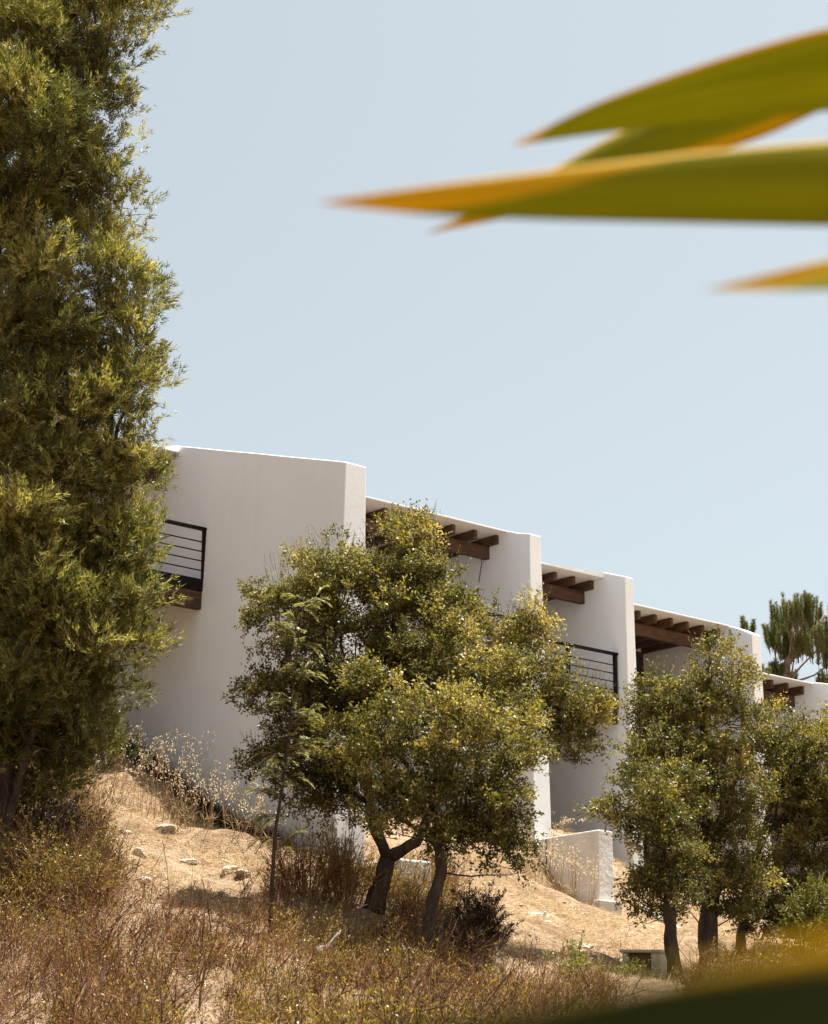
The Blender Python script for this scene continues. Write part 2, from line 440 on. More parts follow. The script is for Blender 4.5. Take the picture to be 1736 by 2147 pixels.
# ------------------------------------------------------------------ the terraced white houses
HG = 'houses of the white terraced row'
EAVE_N, TIP_N, BEAM_N, BACK_N = -0.42, -0.73, -1.05, -3.4
def end_wall(parent, fl, fr, top, nf, z0, spread_l=0.0, spread_r=0.0, seed=0):
    """cross wall: top = [(n, z) ...] back to front; thicker at its foot by spread_l / spread_r"""
    ns = np.concatenate([np.arange(-8.5, nf - 0.12, 0.3), [nf - 0.12, nf]])
    tn, tz = zip(*top)
    zt = np.interp(ns, tn, tz)
    K = 22
    V = []
    for side in (0, 1):
        for i, n in enumerate(ns):
            for k in range(K):
                z = z0 + (zt[i] - z0) * k / (K - 1)
                g = max(0.0, (zt[i] - z) / 7.5)
                w = 0.008 * mnoise.noise(Vector((n * 0.6 + seed, z * 0.6, side * 9.0)))
                f = (fl - spread_l * g) if side == 0 else (fr + spread_r * g)
                V.append(W(f + w, n + 0.008 * mnoise.noise(Vector((z * 0.8, seed, 4.0))) * (n > nf - 0.05), z + 0.004 * mnoise.noise(Vector((n * 0.9, seed + 3.0, 1.0))) * (k == K - 1)))
    n_ = len(ns)
    ix = lambda s, i, k: (s * n_ + i) * K + k
    fc = []
    for i in range(n_ - 1):
        for k in range(K - 1):
            fc.append((ix(0, i, k), ix(0, i + 1, k), ix(0, i + 1, k + 1), ix(0, i, k + 1)))
            fc.append((ix(1, i, k), ix(1, i, k + 1), ix(1, i + 1, k + 1), ix(1, i + 1, k)))
        fc.append((ix(0, i, K - 1), ix(0, i + 1, K - 1), ix(1, i + 1, K - 1), ix(1, i, K - 1)))
    for k in range(K - 1):
        fc.append((ix(0, n_ - 1, k), ix(1, n_ - 1, k), ix(1, n_ - 1, k + 1), ix(0, n_ - 1, k + 1)))
        fc.append((ix(0, 0, k), ix(0, 0, k + 1), ix(1, 0, k + 1), ix(1, 0, k)))
    me = bpy.data.meshes.new('end_wall')
    me.from_pydata([tuple(v) for v in V], [], fc)
    me.polygons.foreach_set('use_smooth', np.ones(len(me.polygons), dtype=bool))
    co = np.array(V)
    hz = co[:, 2] - ground_z(co[:, 0], co[:, 1])
    a = me.attributes.new('splash', 'FLOAT', 'POINT')
    a.data.foreach_set('value', np.clip(1.0 - hz / 1.5, 0, 1).astype(np.float32) ** 1.6)
    bm = bmesh.new(); bm.from_mesh(me)
    bmesh.ops.recalc_face_normals(bm, faces=bm.faces)
    ed = [e for e in bm.edges if len(e.link_faces) == 2 and e.calc_face_angle(0) > 0.7]
    bmesh.ops.bevel(bm, geom=ed, offset=0.018, segments=2, affect='EDGES', profile=0.5)
    bm.to_mesh(me); bm.free()
    o = link('end_wall', me, M['plaster'], parent)
    wnm = o.modifiers.new('WeightedNormal', 'WEIGHTED_NORMAL')
    wnm.weight = 100
    return o

def post_rail_wire(parent, f0, f1, zt, posts):
    """balcony: black edge board carrying rail, posts and wires; brown bearer below"""
    zd = zt - 1.09
    deck = MB().fnz(f0 + .004, f1 - .004, BACK_N + .003, -0.06, zd - 0.08, zd - 0.004).build('balcony', M['wood'], parent)
    MB().fnz(f0 + .003, f1 - .006, -0.058, 0.0, zd - 0.25, zd).build('edge_board', M['black'], deck, bevel=0.006)
    MB().fnz(f0 + .003, f1 - .04, -0.16, -0.02, zd - 0.62, zd - 0.253).build('bearer', M['wood'], deck, bevel=0.01)
    n = max(2, int((f1 - f0) / 1.1))
    for k in range(n):
        f = f0 + 0.25 + (f1 - f0 - 0.5) * k / (n - 1)
        MB().fnz(f - .05, f + .05, BACK_N + .004, -0.165, zd - 0.34, zd - 0.083).build('joist', M['wood'], deck)
    MB().fnz(f0 + .003, f1 - .004, -0.085, 0.02, zt - 0.062, zt).build('top_rail', M['black'], deck, bevel=0.008)
    for f in posts:
        MB().fnz(f - .04, f + .04, -0.068, 0.008, zd + .001, zt - 0.0625).build('post', M['black'], deck, bevel=0.006)
    for k in range(4):
        z = zd + 0.06 + 0.2 * (k + 0.62)
        MB().tube([W(f0 + .003, -0.03, z), W(f1 - .03, -0.03, z)], [0.0135] * 2, 6).build('wire', M['wire'], deck)
    return deck

def house(label, f0, f1, fin, zeave, zrail, raft, posts, z0=3.0, flare=None, door=None, splay=(0.0, 0.1), dn=0.0):
    """one house: bay f0..f1 and the cross wall that closes it on the right"""
    EAVE_N, TIP_N, BEAM_N = -0.42 + dn, -0.73 + dn, -1.05 + dn
    fin_r, top, nf, seed = fin
    root = empty('terraced_house', W(f1, 0, gz(*W(f1, 0, 0)[:2])), label, 'house', HG)
    end_wall(root, f1, fin_r, top, nf, z0, splay[0], splay[1], seed)
    # roof slab: thin eave, rising towards the back
    b = f1 - .003
    a = f0 + .003
    MB().hexa([W(a, EAVE_N, zeave), W(b, EAVE_N, zeave), W(b, -8.4, zeave), W(a, -8.4, zeave),
               W(a, EAVE_N, zeave + .035), W(b, EAVE_N, zeave + .035), W(b, -8.4, zeave + 0.5), W(a, -8.4, zeave + 0.5)]).build('roof', M['plaster'], root, bevel=0.008)
    if flare:
        fa, h = flare
        pts, K = [], 8
        for i in range(K + 1):
            t = i / K
            f = fa + (b - fa) * t
            zz = zeave + .034 + h * t ** 1.5
            pts += [W(f, EAVE_N - .004 + 0.03 * t, zeave + .002), W(f, EAVE_N - .004 + 0.03 * t, zz), W(f, EAVE_N - 0.5, zz + .02), W(f, EAVE_N - 0.5, zeave + .03)]
        fc = []
        for i in range(K):
            for j in range(4):
                fc.append((i * 4 + j, i * 4 + (j + 1) % 4, i * 4 + 4 + (j + 1) % 4, i * 4 + 4 + j))
        fc.append(tuple(range(K * 4, K * 4 + 4)))
        MB().add(pts, fc).build('parapet', M['plaster'], root, smooth=False)
    MB().fnz(a, b, -8.4, BACK_N, z0, zeave - .003).build('back_wall', M['plaster'], root)
    # main beam and rafters
    MB().fnz(a + .001, b - .002, BEAM_N - 0.14, BEAM_N, zeave - 0.52, zeave - 0.222).build('beam', M['wood'], root, bevel=0.012)
    for fr_ in raft:
        MB().fnz(fr_ - 0.10, fr_, BACK_N + .004, TIP_N, zeave - 0.22, zeave - .002).build('rafter', M['wood'], root, bevel=0.012)
    deck = post_rail_wire(root, f0, f1, zrail, posts)
    # glazed door on the balcony and a dark door below it
    zd = zrail - 1.09
    dl, dr, dz = door or (f0 + 0.4, f0 + 0.4 + min(1.8, (f1 - f0) * 0.4), zd + 2.1)
    for (z_0, z_1) in ((zd, dz), (zd - 2.9, zd - 0.8)):
        fr_ = MB()
        for (x0, x1, y0, y1) in ((dl, dl + .09, z_0, z_1), (dr - .09, dr, z_0, z_1), (dl + .09, dr - .09, z_1 - .09, z_1), ((dl + dr) / 2 - .04, (dl + dr) / 2 + .04, z_0, z_1 - .09)):
            fr_.fnz(x0, x1, BACK_N - .03, BACK_N + .05, y0, y1)
        d = fr_.build('door', M['wood'], root)
        MB().fnz(dl + .09, (dl + dr) / 2 - .04, BACK_N - .02, BACK_N + .015, z_0, z_1 - .09).build('pane', M['glass'], d)
        MB().fnz((dl + dr) / 2 + .04, dr - .09, BACK_N - .02, BACK_N + .015, z_0, z_1 - .09).build('pane', M['glass'], d)
    return root
_m, _nt, _out = new_mat('dark_glass')
_p = nd(_nt, 'ShaderNodeBsdfPrincipled', Roughness=0.06)
_p.inputs['Base Color'].default_value = (0.03, 0.045, 0.06, 1)
_p.inputs['Specular IOR Level'].default_value = 0.6
_nt.links.new(_p.outputs[0], _out.inputs[0])
M['glass'] = _m

def tip_f(px, py):
    return on_n(px, py, TIP_N)[0]
r1 = [tip_f(1050 * .6944 + x * .28, 1400 * .6944 + y * .28) for x, y in ((270, 300), (445, 350), (612, 400), (777, 450), (942, 500), (1103, 550))]
st1 = (r1[-1] - r1[0]) / 5
r1 = [8.79 - st1 * k for k in range(13)]
house('leftmost white house with the long blank end wall, its black balcony half behind the acacia', -7.5, 0.0,
      (0.5, [(-9, 14.25), (-1.9, 14.24), (-1.35, 14.15), (4.42, 12.39)], 4.42, 1), 13.93, 12.04,
      [-0.02 - .62 * k for k in range(12)], [-0.07, -1.9, -3.7, -5.5, -7.3], z0=2.5, splay=(0.23, 0.03), dn=-.72)
h1 = house('white house of the wide bay behind the forked oak, six rafter tips under its eave', 0.5, 8.8,
           (9.15, [(-9, 13.95), (-0.42, 13.72), (-0.1, 13.60), (0.3, 13.50)], 0.3, 2), 13.68, 11.53, r1,
           [0.6, 2.5, 4.5, 6.5, 8.7], z0=3.0, splay=(0.0, 0.2))
house('narrow white house with three rafters and clear balcony railing, between the two oak clumps', 9.15, 11.94,
      (12.22, [(-9, 13.5), (-1.0, 13.36), (-0.42, 13.27), (0.3, 13.02)], 0.3, 3), 13.12, 11.2,
      [11.93 - .62 * k for k in range(5)], [11.86, 10.29, 9.25], z0=3.0, flare=(9.9, 0.11), splay=(0.0, 0.1))
fd, zd_ = on_n(1346, 1369, BACK_N)
house('white house with five rafters and a dark door, behind the right-hand oaks', 12.22, 16.5,
      (16.83, [(-9, 13.0), (-0.5, 12.68), (-0.1, 12.52), (0.1, 12.42), (0.3, 12.31)], 0.3, 4), 12.63, 10.7,
      [16.49 - .585 * k for k in range(7)], [16.4, 14.4, 12.4], z0=3.0, door=(fd - 1.5, fd, zd_))
f_last = tip_f(1686, 1452)
st_last = (f_last - tip_f(1621.6, 1430)) / 2
z_last = on_n(1694, 1432, EAVE_N)[1]
house('farthest white house, partly cut by the frame, below the pine trees', 16.83, f_last + .01,
      (f_last + .36, [(-9, z_last + .45), (EAVE_N, z_last + .06), (1.6, z_last - .43)], 1.6, 5), z_last, z_last - 1.95,
      [f_last - st_last * k for k in range(5)], [f_last - .08, 16.95], z0=2.0)

# low wall running out from the second cross wall, with its footing
lw = MB()
zlw = 6.46
lw.hexa([W(8.72, 0.305, 3.5), W(8.72, 2.3, 3.5), W(9.22, 2.3, 3.5), W(9.22, 0.305, 3.5),
         W(8.76, 0.305, zlw), W(8.76, 2.3, zlw + .02), W(9.2, 2.3, zlw + .02), W(9.2, 0.305, zlw)])
lwo = lw.build('garden_wall', M['old_plaster'], None, bevel=0.025)
tag(lwo, 'low white stub wall running out from the foot of the tall wall, behind dry oats', 'wall')
ft = MB().fnz(8.6, 9.32, 1.5, 2.42, 3.5, 4.98).build('footing', M['concrete'], None, bevel=0.03)
ft.parent = lwo
gr = MB().fnz(8.722, 8.74, 0.72, 0.735, 5.85, zlw - .03).build('crack', M['dark_twig'])
gr.parent = lwo
# hook and chain hanging from the end of the wide bay's beam
ch = empty('hanging_chain', W(8.62, BEAM_N - .07, 13.1), 'short rusty chain hanging from the end of the wide eave beam', 'chain')
MB().tube([W(8.62 + .035 * math.cos(a), BEAM_N - .07, 13.11 + .035 * math.sin(a)) for a in np.linspace(0, 6.28, 13)], [.008] * 13, 5).build('ring', M['wire'], ch)
for k in range(9):
    c = W(8.6 - k * .012, BEAM_N - .07, 13.03 - k * .055)
    ax = F if k % 2 else N
    MB().tube([c + ax * .016 * math.cos(a) + np.array([0, 0, .034]) * math.sin(a) for a in np.linspace(0, 6.28, 9)], [.006] * 9, 4).build('chain_link', M['wire'], ch)

# ------------------------------------------------------------------ foliage tools
def rdir(rng, n):
    return unit(rng.normal(size=(n, 3)))
def leaf_arrays(P, D, S, L, Wd, fold=0.25):
    U = unit(np.cross(D, S))
    m = P + D * (L * 0.48)[:, None]
    up = S * (Wd * fold)[:, None]
    V = np.stack([P, m + U * (Wd * .5)[:, None] + up, P + D * L[:, None], m - U * (Wd * .5)[:, None] + up], 1)
    return V
def leaves_obj(name, P, D, S, L, Wd, tint, mat, parent=None, fold=0.25, tri=False):
    if tri:                                          # needles and blades: one tapering face each
        U = unit(np.cross(D, S)) * (Wd * .5)[:, None]
        n = len(P)
        me = np_mesh(name, np.stack([P - U, P + U, P + D * L[:, None]], 1).reshape(-1, 3), np.arange(3 * n).reshape(n, 3), {'tint': np.repeat(tint, 3)})
        return link(name, me, mat, parent)
    V = leaf_arrays(P, D, S, L, Wd, fold)
    n = len(V)
    me = np_mesh(name, V.reshape(-1, 3), np.arange(4 * n).reshape(n, 4), {'tint': np.repeat(tint, 4)})
    return link(name, me, mat, parent)
def clump_leaves(rng, C, O, m, length, spread, L, Wd, droop=0.0, up=0.4, alpha=(0.5, 1.2), tint=None, tvar=0.1, flat=0.5):
    """C clump centres, O outward dirs; m leaves along a short twig of each clump"""
    K = len(C)
    T = unit(O * 0.7 + np.array([0, 0, up]) + rng.normal(0, 0.45, (K, 3)))
    s = rng.uniform(0, 1, (K, m))
    ln = length * rng.uniform(.6, 1.3, (K, 1))
    P = C[:, None] + T[:, None] * (s * ln)[..., None] + rng.normal(0, spread, (K, m, 3))
    R = unit(rng.normal(size=(K, m, 3)))
    R = unit(R - T[:, None] * (R * T[:, None]).sum(-1, keepdims=True))
    al = rng.uniform(alpha[0], alpha[1], (K, m, 1))
    D = unit(T[:, None] * np.cos(al) + R * np.sin(al) + np.array([0, 0, -droop]))
    S = unit(rng.normal(size=(K, m, 3)) + np.array([0, 0, flat]) + O[:, None] * 0.4)
    Ls = L * rng.uniform(.6, 1.25, (K, m))
    Ws = Wd * rng.uniform(.7, 1.2, (K, m))
    if tint is None: tint = rng.uniform(0, 1, K)
    t = np.clip(np.repeat(tint[:, None], m, 1) + rng.normal(0, tvar, (K, m)), 0, 1)
    f = lambda a: a.reshape(K * m, *a.shape[2:])
    return [f(P), f(D), f(S), f(Ls), f(Ws), f(t)]
def cat_l(lst):
    return [np.concatenate([l[i] for l in lst]) for i in range(6)]
def lobe_points(rng, c, r, K, inner=0.5, rough=0.42, rs=.24, per=9):
    """clump centres gathered into tufts over a lumpy ellipsoid"""
    ns = max(7, int(K / per))
    d = rdir(rng, ns)
    ph = rng.uniform(0, 6.28, 6)
    A = rng.normal(size=(6, 3)) * 2.6
    bump = np.sin(d @ A.T + ph).mean(1) * 2.0
    rad = (1 + rough * bump) * (inner + (1 - inner) * rng.uniform(0, 1, ns) ** 0.5)
    sub = c + d * rad[:, None] * r
    size = rs * rng.uniform(.55, 1.35, ns)
    wts = size ** 2
    i = rng.choice(ns, K, p=wts / wts.sum())
    o = rdir(rng, K)
    o[:, 2] = np.where(o[:, 2] < -.2, -o[:, 2] * .6, o[:, 2])
    P = sub[i] + o * (size[i] * rng.uniform(.35, 1, K) ** .5)[:, None] * np.array([1, 1, .8])
    return P, unit(o + .55 * d[i]), rng.normal(0, 1, ns)[i]
def wobble(rng, a, b, n, amp):
    a, b = np.asarray(a, float), np.asarray(b, float)
    L = np.linalg.norm(b - a)
    t = np.linspace(0, 1, n)
    pts = a + (b - a) * t[:, None]
    off = np.cumsum(rng.normal(0, amp * L / n, (n, 3)), 0)
    off -= off[-1] * t[:, None]
    return pts + off
def px_scale(Y):
    return Y / 4690.0
def tree(name, label, cat, base, limbs, lobes, mat, rng, leaf, bark='bark', group=None, dens=1.0, sprigs=0, twig_mat=None, bare=()):
    """base: world point. limbs: list of (points, radii). lobes: list of (px,py,Y,rx_px,ry_px,depth_m,tintbias)."""
    root = empty(name, base, label, cat, group)
    tb = MB()
    for pts, rad in limbs:
        # subdivide with a little wobble
        out_p, out_r = [np.array(pts[0])], [rad[0]]
        for i in range(len(pts) - 1):
            w = wobble(rng, pts[i], pts[i + 1], 5, 0.10)
            out_p += list(w[1:]); out_r += list(np.linspace(rad[i], rad[i + 1], 5)[1:] * rng.uniform(.9, 1.1, 4))
        tb.tube(out_p, out_r, 9)
    allp = np.concatenate([np.array(p) for p, _ in limbs])
    sets, tw = [], MB()
    for (px, py, Y, rx, ry, dz, tb_) in lobes:
        dn = dens * (.14 if px < -40 or py < -50 or px > 1800 else .55 if Y > leaf.get('back', 99) else 1)
        c = at(px, py, Y)
        k = px_scale(Y)
        sh = leaf.get('shrink', .15)
        r = np.array([max(.16, rx * k - sh), max(.16, dz - sh), max(.16, ry * k - sh)])
        K = int(leaf['per_m2'] * dn * 4 * math.pi * ((r[0] * r[1] + r[0] * r[2] + r[1] * r[2]) / 3))
        Cc, d, sv = lobe_points(rng, c, r, K, leaf.get('inner', .45), rs=leaf.get('rs', .24), per=leaf.get('per', 9))
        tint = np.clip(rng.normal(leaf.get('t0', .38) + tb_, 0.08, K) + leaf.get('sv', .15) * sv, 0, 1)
        sets.append(clump_leaves(rng, Cc, d, leaf['m'], leaf['len'], leaf['spread'], leaf['L'], leaf['W'],
                                 leaf.get('droop', 0), leaf.get('up', .4), leaf.get('alpha', (.5, 1.2)), tint))
        # limbs and twigs inside the lobe
        j = np.argmin(((allp - (c - np.array([0, 0, r[2] * 1.1]))) ** 2).sum(1))
        w = wobble(rng, allp[j], c, 7, 0.16)
        if min(rx, ry) > 50: tb.tube(w, np.linspace(0.045, 0.018, 7) * leaf.get('limb', 1), 6)
        else: tb.tube(w, np.linspace(0.016, 0.006, 7), 5)
        nb = max(6, int(K / leaf.get('twig_every', 14)))
        for q in rng.choice(K, min(nb, K), replace=False):
            s = c + (Cc[q] - c) * 0.1 + rng.normal(0, .06, 3)
            tw.tube(wobble(rng, s, Cc[q], 4, 0.14), np.linspace(.011, .003, 4) * leaf.get('limb', 1), 3, cap=False)
        if sprigs:
            ns = int(sprigs * (r[0] + r[1]) * 4)
            for q in range(ns):
                a = rng.uniform(0, 6.28); e = rng.uniform(0.2, 1.0)
                dd = np.array([math.cos(a) * math.sqrt(1 - e * e), math.sin(a) * math.sqrt(1 - e * e), e])
                s = c + dd * r * 0.9
                L = rng.uniform(.18, .5)
                tdir = unit(dd * 0.5 + np.array([0, 0, 1.0]) + rng.normal(0, .25, 3))
                tw.tube([s, s + tdir * L * .5, s + tdir * L + rng.normal(0, .02, 3)], [.004, .003, .002], 3, cap=False)
                n_ = rng.integers(5, 12)
                u = rng.uniform(.2, 1, n_)
                P = s + tdir * (u * L)[:, None]
                D = unit(tdir * .7 + rng.normal(0, .6, (n_, 3)))
                sets.append([P, D, unit(rng.normal(size=(n_, 3))), rng.uniform(.02, .04, n_), rng.uniform(.010, .018, n_), rng.uniform(.55, 1, n_)])
    tb.build('trunk', M[bark], root, smooth=True)
    tag(tw.build('twigs', M[twig_mat or bark], root), kind='stuff')
    A = cat_l(sets)
    leaves_obj('crown', *A, M[mat], root, tri=leaf.get('tri', False))
    return root, len(A[0])
OAK = dict(shrink=.08, per_m2=56, m=23, rs=.23, per=11, sv=.19, len=.24, spread=.035, L=.064, W=.034, up=.35, droop=.15, inner=.5, twig_every=22)
counts = {}
# ---------------- forked oak in the middle
rng = np.random.default_rng(11)
Y = 34.0
g = at(782, 1905, Y); g[2] = gz(g[0], g[1]) - .1
fork = at(812, 1800, Y)
limbs = [([g, at(792, 1870, Y), fork], [.19, .15, .135]),
         ([fork, at(775, 1690, Y + .2), at(765, 1600, Y + .3), at(720, 1450, Y + .3), at(660, 1260, Y + .4)], [.10, .085, .08, .05, .025]),
         ([fork, at(872, 1765, Y - .1), at(905, 1700, Y), at(960, 1560, Y + .3), at(1100, 1470, Y + .4), at(1200, 1490, Y + .5)], [.105, .095, .08, .06, .045, .02]),
         ([at(765, 1600, Y + .3), at(800, 1450, Y + .4), at(828, 1290, Y + .3), at(835, 1180, Y + .2)], [.07, .055, .04, .02]),
         ([at(960, 1560, Y + .3), at(1000, 1420, Y + .6), at(1060, 1330, Y + .6)], [.05, .035, .02])]
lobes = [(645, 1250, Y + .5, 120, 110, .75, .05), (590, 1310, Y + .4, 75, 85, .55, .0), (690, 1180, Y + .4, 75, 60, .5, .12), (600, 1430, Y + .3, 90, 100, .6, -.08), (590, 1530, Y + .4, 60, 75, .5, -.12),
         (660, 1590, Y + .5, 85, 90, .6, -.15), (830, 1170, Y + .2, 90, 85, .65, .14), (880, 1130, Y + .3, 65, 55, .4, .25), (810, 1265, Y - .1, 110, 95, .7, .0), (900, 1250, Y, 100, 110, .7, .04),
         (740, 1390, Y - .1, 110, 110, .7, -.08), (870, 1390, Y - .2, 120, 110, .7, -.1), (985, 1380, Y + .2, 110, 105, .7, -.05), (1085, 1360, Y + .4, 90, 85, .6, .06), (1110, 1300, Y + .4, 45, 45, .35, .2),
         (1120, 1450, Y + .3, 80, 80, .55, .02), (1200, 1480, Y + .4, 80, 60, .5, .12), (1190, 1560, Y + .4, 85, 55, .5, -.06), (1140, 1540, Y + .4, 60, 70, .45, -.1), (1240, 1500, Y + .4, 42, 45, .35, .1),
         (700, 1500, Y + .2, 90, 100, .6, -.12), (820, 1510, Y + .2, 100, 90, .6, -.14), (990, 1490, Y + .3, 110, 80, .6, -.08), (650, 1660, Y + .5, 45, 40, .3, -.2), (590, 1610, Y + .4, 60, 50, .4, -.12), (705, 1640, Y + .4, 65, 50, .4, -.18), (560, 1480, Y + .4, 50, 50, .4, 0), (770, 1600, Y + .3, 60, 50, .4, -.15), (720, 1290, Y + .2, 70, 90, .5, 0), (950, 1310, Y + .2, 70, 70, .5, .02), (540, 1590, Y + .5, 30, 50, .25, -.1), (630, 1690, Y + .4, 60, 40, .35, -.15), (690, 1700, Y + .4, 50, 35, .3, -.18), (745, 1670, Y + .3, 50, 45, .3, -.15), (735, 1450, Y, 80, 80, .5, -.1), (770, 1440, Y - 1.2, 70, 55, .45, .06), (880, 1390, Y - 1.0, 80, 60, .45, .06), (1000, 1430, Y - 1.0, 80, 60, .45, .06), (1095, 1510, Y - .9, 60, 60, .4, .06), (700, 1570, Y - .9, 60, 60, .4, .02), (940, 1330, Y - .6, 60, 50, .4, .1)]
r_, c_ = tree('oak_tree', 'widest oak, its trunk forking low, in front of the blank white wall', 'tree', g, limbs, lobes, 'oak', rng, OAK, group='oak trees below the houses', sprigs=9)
counts['oak1'] = c_
# ---------------- slender oak in front of it
rng = np.random.default_rng(12)
Y = 31.5
g = at(885, 2060, Y); g[2] = gz(g[0], g[1]) - .1
limbs = [([g, at(893, 1980, Y), at(905, 1890, Y), at(925, 1830, Y), at(916, 1770, Y), at(905, 1660, Y), at(890, 1520, Y)], [.115, .095, .085, .085, .065, .05, .025]),
         ([at(918, 1775, Y), at(965, 1735, Y), at(1020, 1650, Y + .2)], [.04, .03, .018])]
lobes = [(880, 1490, Y - .1, 95, 75, .55, .14), (800, 1540, Y - .2, 70, 70, .45, .1), (960, 1540, Y - .1, 110, 85, .6, .12), (1060, 1570, Y, 75, 80, .5, .1), (850, 1630, Y - .2, 95, 85, .55, .06), (980, 1650, Y - .1, 105, 85, .6, .02),
         (1050, 1690, Y, 65, 75, .45, -.05), (800, 1690, Y - .1, 70, 55, .4, .08), (890, 1715, Y - .2, 85, 55, .45, .06), (1000, 1755, Y + .1, 75, 55, .45, -.12), (1055, 1790, Y + .2, 50, 45, .35, -.16), (1075, 1735, Y + .1, 50, 60, .35, -.08), (1030, 1745, Y, 60, 50, .4, -.05), (830, 1745, Y - .1, 55, 35, .3, .0), (760, 1590, Y - .1, 45, 45, .35, .08), (940, 1790, Y + .1, 50, 30, .3, -.12), (1085, 1830, Y + .2, 30, 25, .2, -.18)]
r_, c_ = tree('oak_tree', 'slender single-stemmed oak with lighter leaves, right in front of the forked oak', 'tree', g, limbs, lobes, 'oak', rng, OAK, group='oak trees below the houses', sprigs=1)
counts['oak2'] = c_
# ---------------- three oaks on the right
rng = np.random.default_rng(13)
Y = 36.0
g = at(1415, 2075, Y); g[2] = gz(g[0], g[1]) - .1
limbs = [([g, at(1408, 1990, Y), at(1402, 1900, Y), at(1400, 1780, Y), at(1385, 1650, Y)], [.14, .115, .10, .075, .04])]
lobes = [(1360, 1660, Y - .1, 75, 65, .5, .06), (1300, 1720, Y, 55, 50, .4, .08), (1355, 1740, Y, 85, 60, .5, -.06), (1400, 1780, Y, 80, 65, .5, -.12), (1370, 1840, Y + .1, 60, 45, .4, -.2), (1440, 1850, Y + .2, 65, 55, .4, -.2),
         (1335, 1890, Y + .3, 35, 30, .25, -.25), (1395, 1930, Y + .3, 30, 22, .2, -.2), (1350, 1850, Y, 50, 45, .35, -.1), (1425, 1895, Y - .1, 50, 38, .35, -.12), (1370, 1905, Y, 40, 30, .3, -.12)]
r_, c_ = tree('oak_tree', 'low oak with a curved dark trunk beside the small concrete box', 'tree', g, limbs, lobes, 'oak', rng, OAK, group='oak trees below the houses', sprigs=1)
counts['oak3'] = c_
rng = np.random.default_rng(14)
Y = 38.0
g = at(1490, 2055, Y); g[2] = gz(g[0], g[1]) - .1
limbs = [([g, at(1484, 1960, Y), at(1492, 1870, Y), at(1482, 1760, Y), at(1475, 1620, Y), at(1478, 1480, Y), at(1490, 1380, Y)], [.19, .165, .15, .11, .085, .05, .02]),
         ([at(1490, 1800, Y), at(1530, 1700, Y), at(1555, 1580, Y + .2)], [.08, .06, .03])]
lobes = [(1492, 1400, Y, 55, 60, .45, .12), (1535, 1440, Y + .2, 50, 55, .4, .1), (1470, 1470, Y - .1, 70, 65, .5, .08), (1385, 1440, Y, 40, 40, .35, .08), (1390, 1500, Y - .1, 75, 65, .5, .08), (1345, 1485, Y, 35, 32, .3, .1),
         (1520, 1530, Y, 90, 75, .55, .06), (1420, 1570, Y - .2, 90, 75, .55, .02), (1355, 1560, Y, 50, 55, .4, .0), (1520, 1640, Y - .2, 90, 85, .6, .05), (1440, 1660, Y - .2, 85, 80, .55, -.02), (1530, 1750, Y, 85, 75, .55, -.05),
         (1460, 1760, Y, 75, 70, .5, -.1), (1500, 1850, Y + .3, 70, 50, .45, -.2), (1570, 1830, Y + .2, 55, 55, .4, -.15), (1345, 1620, Y, 40, 45, .35, -.05), (1440, 1900, Y + .5, 45, 30, .3, -.22), (1350, 1590, Y - .6, 60, 60, .45, .02), (1420, 1650, Y - 1.2, 70, 65, .45, .02), (1440, 1740, Y - 1.3, 60, 60, .4, -.02), (1520, 1895, Y - .2, 55, 38, .4, -.12), (1560, 1905, Y, 45, 35, .3, -.12), (1470, 1830, Y - .8, 60, 45, .4, -.08)]
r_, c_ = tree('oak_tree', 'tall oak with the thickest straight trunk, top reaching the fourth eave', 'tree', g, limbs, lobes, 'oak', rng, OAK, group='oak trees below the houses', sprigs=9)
counts['oak4'] = c_
rng = np.random.default_rng(15)
Y = 40.5
g = at(1558, 2025, Y); g[2] = gz(g[0], g[1]) - .1
limbs = [([g, at(1553, 1960, Y), at(1562, 1880, Y), at(1600, 1760, Y), at(1640, 1620, Y)], [.11, .09, .08, .06, .03]),
         ([at(1560, 1950, Y), at(1590, 1925, Y), at(1650, 1920, Y + .2)], [.03, .022, .012])]
lobes = [(1640, 1540, Y, 70, 60, .55, .06), (1700, 1560, Y, 70, 65, .55, .06), (1600, 1600, Y, 60, 65, .5, .0), (1680, 1660, Y - .2, 90, 80, .6, .04), (1760, 1640, Y, 80, 100, .6, .02), (1620, 1720, Y - .1, 75, 75, .55, -.04),
         (1710, 1770, Y - .1, 85, 75, .55, -.02), (1640, 1830, Y, 70, 60, .5, -.1), (1780, 1780, Y, 80, 80, .6, 0), (1590, 1880, Y + .2, 55, 50, .4, -.18), (1650, 1905, Y + .2, 60, 40, .4, -.15), (1780, 1540, Y, 60, 60, .5, .05),
         (1560, 1920, Y + .3, 40, 30, .3, -.2), (1850, 1660, Y, 70, 110, .6, 0), (1690, 1600, Y - .3, 60, 60, .5, .05), (1640, 1650, Y - .2, 60, 60, .5, 0), (1720, 1850, Y - .1, 80, 60, .5, -.02), (1710, 1700, Y - .3, 70, 60, .5, .05), (1690, 1930, Y, 70, 45, .4, -.05), (1625, 1915, Y - .2, 60, 40, .4, -.1), (1590, 1955, Y, 45, 28, .3, -.15), (1650, 1960, Y, 55, 30, .3, -.1)]
r_, c_ = tree('oak_tree', 'rightmost oak with a thin leaning trunk, crown cut by the right edge', 'tree', g, limbs, lobes, 'oak', rng, OAK, group='oak trees below the houses', sprigs=3)
counts['oak5'] = c_

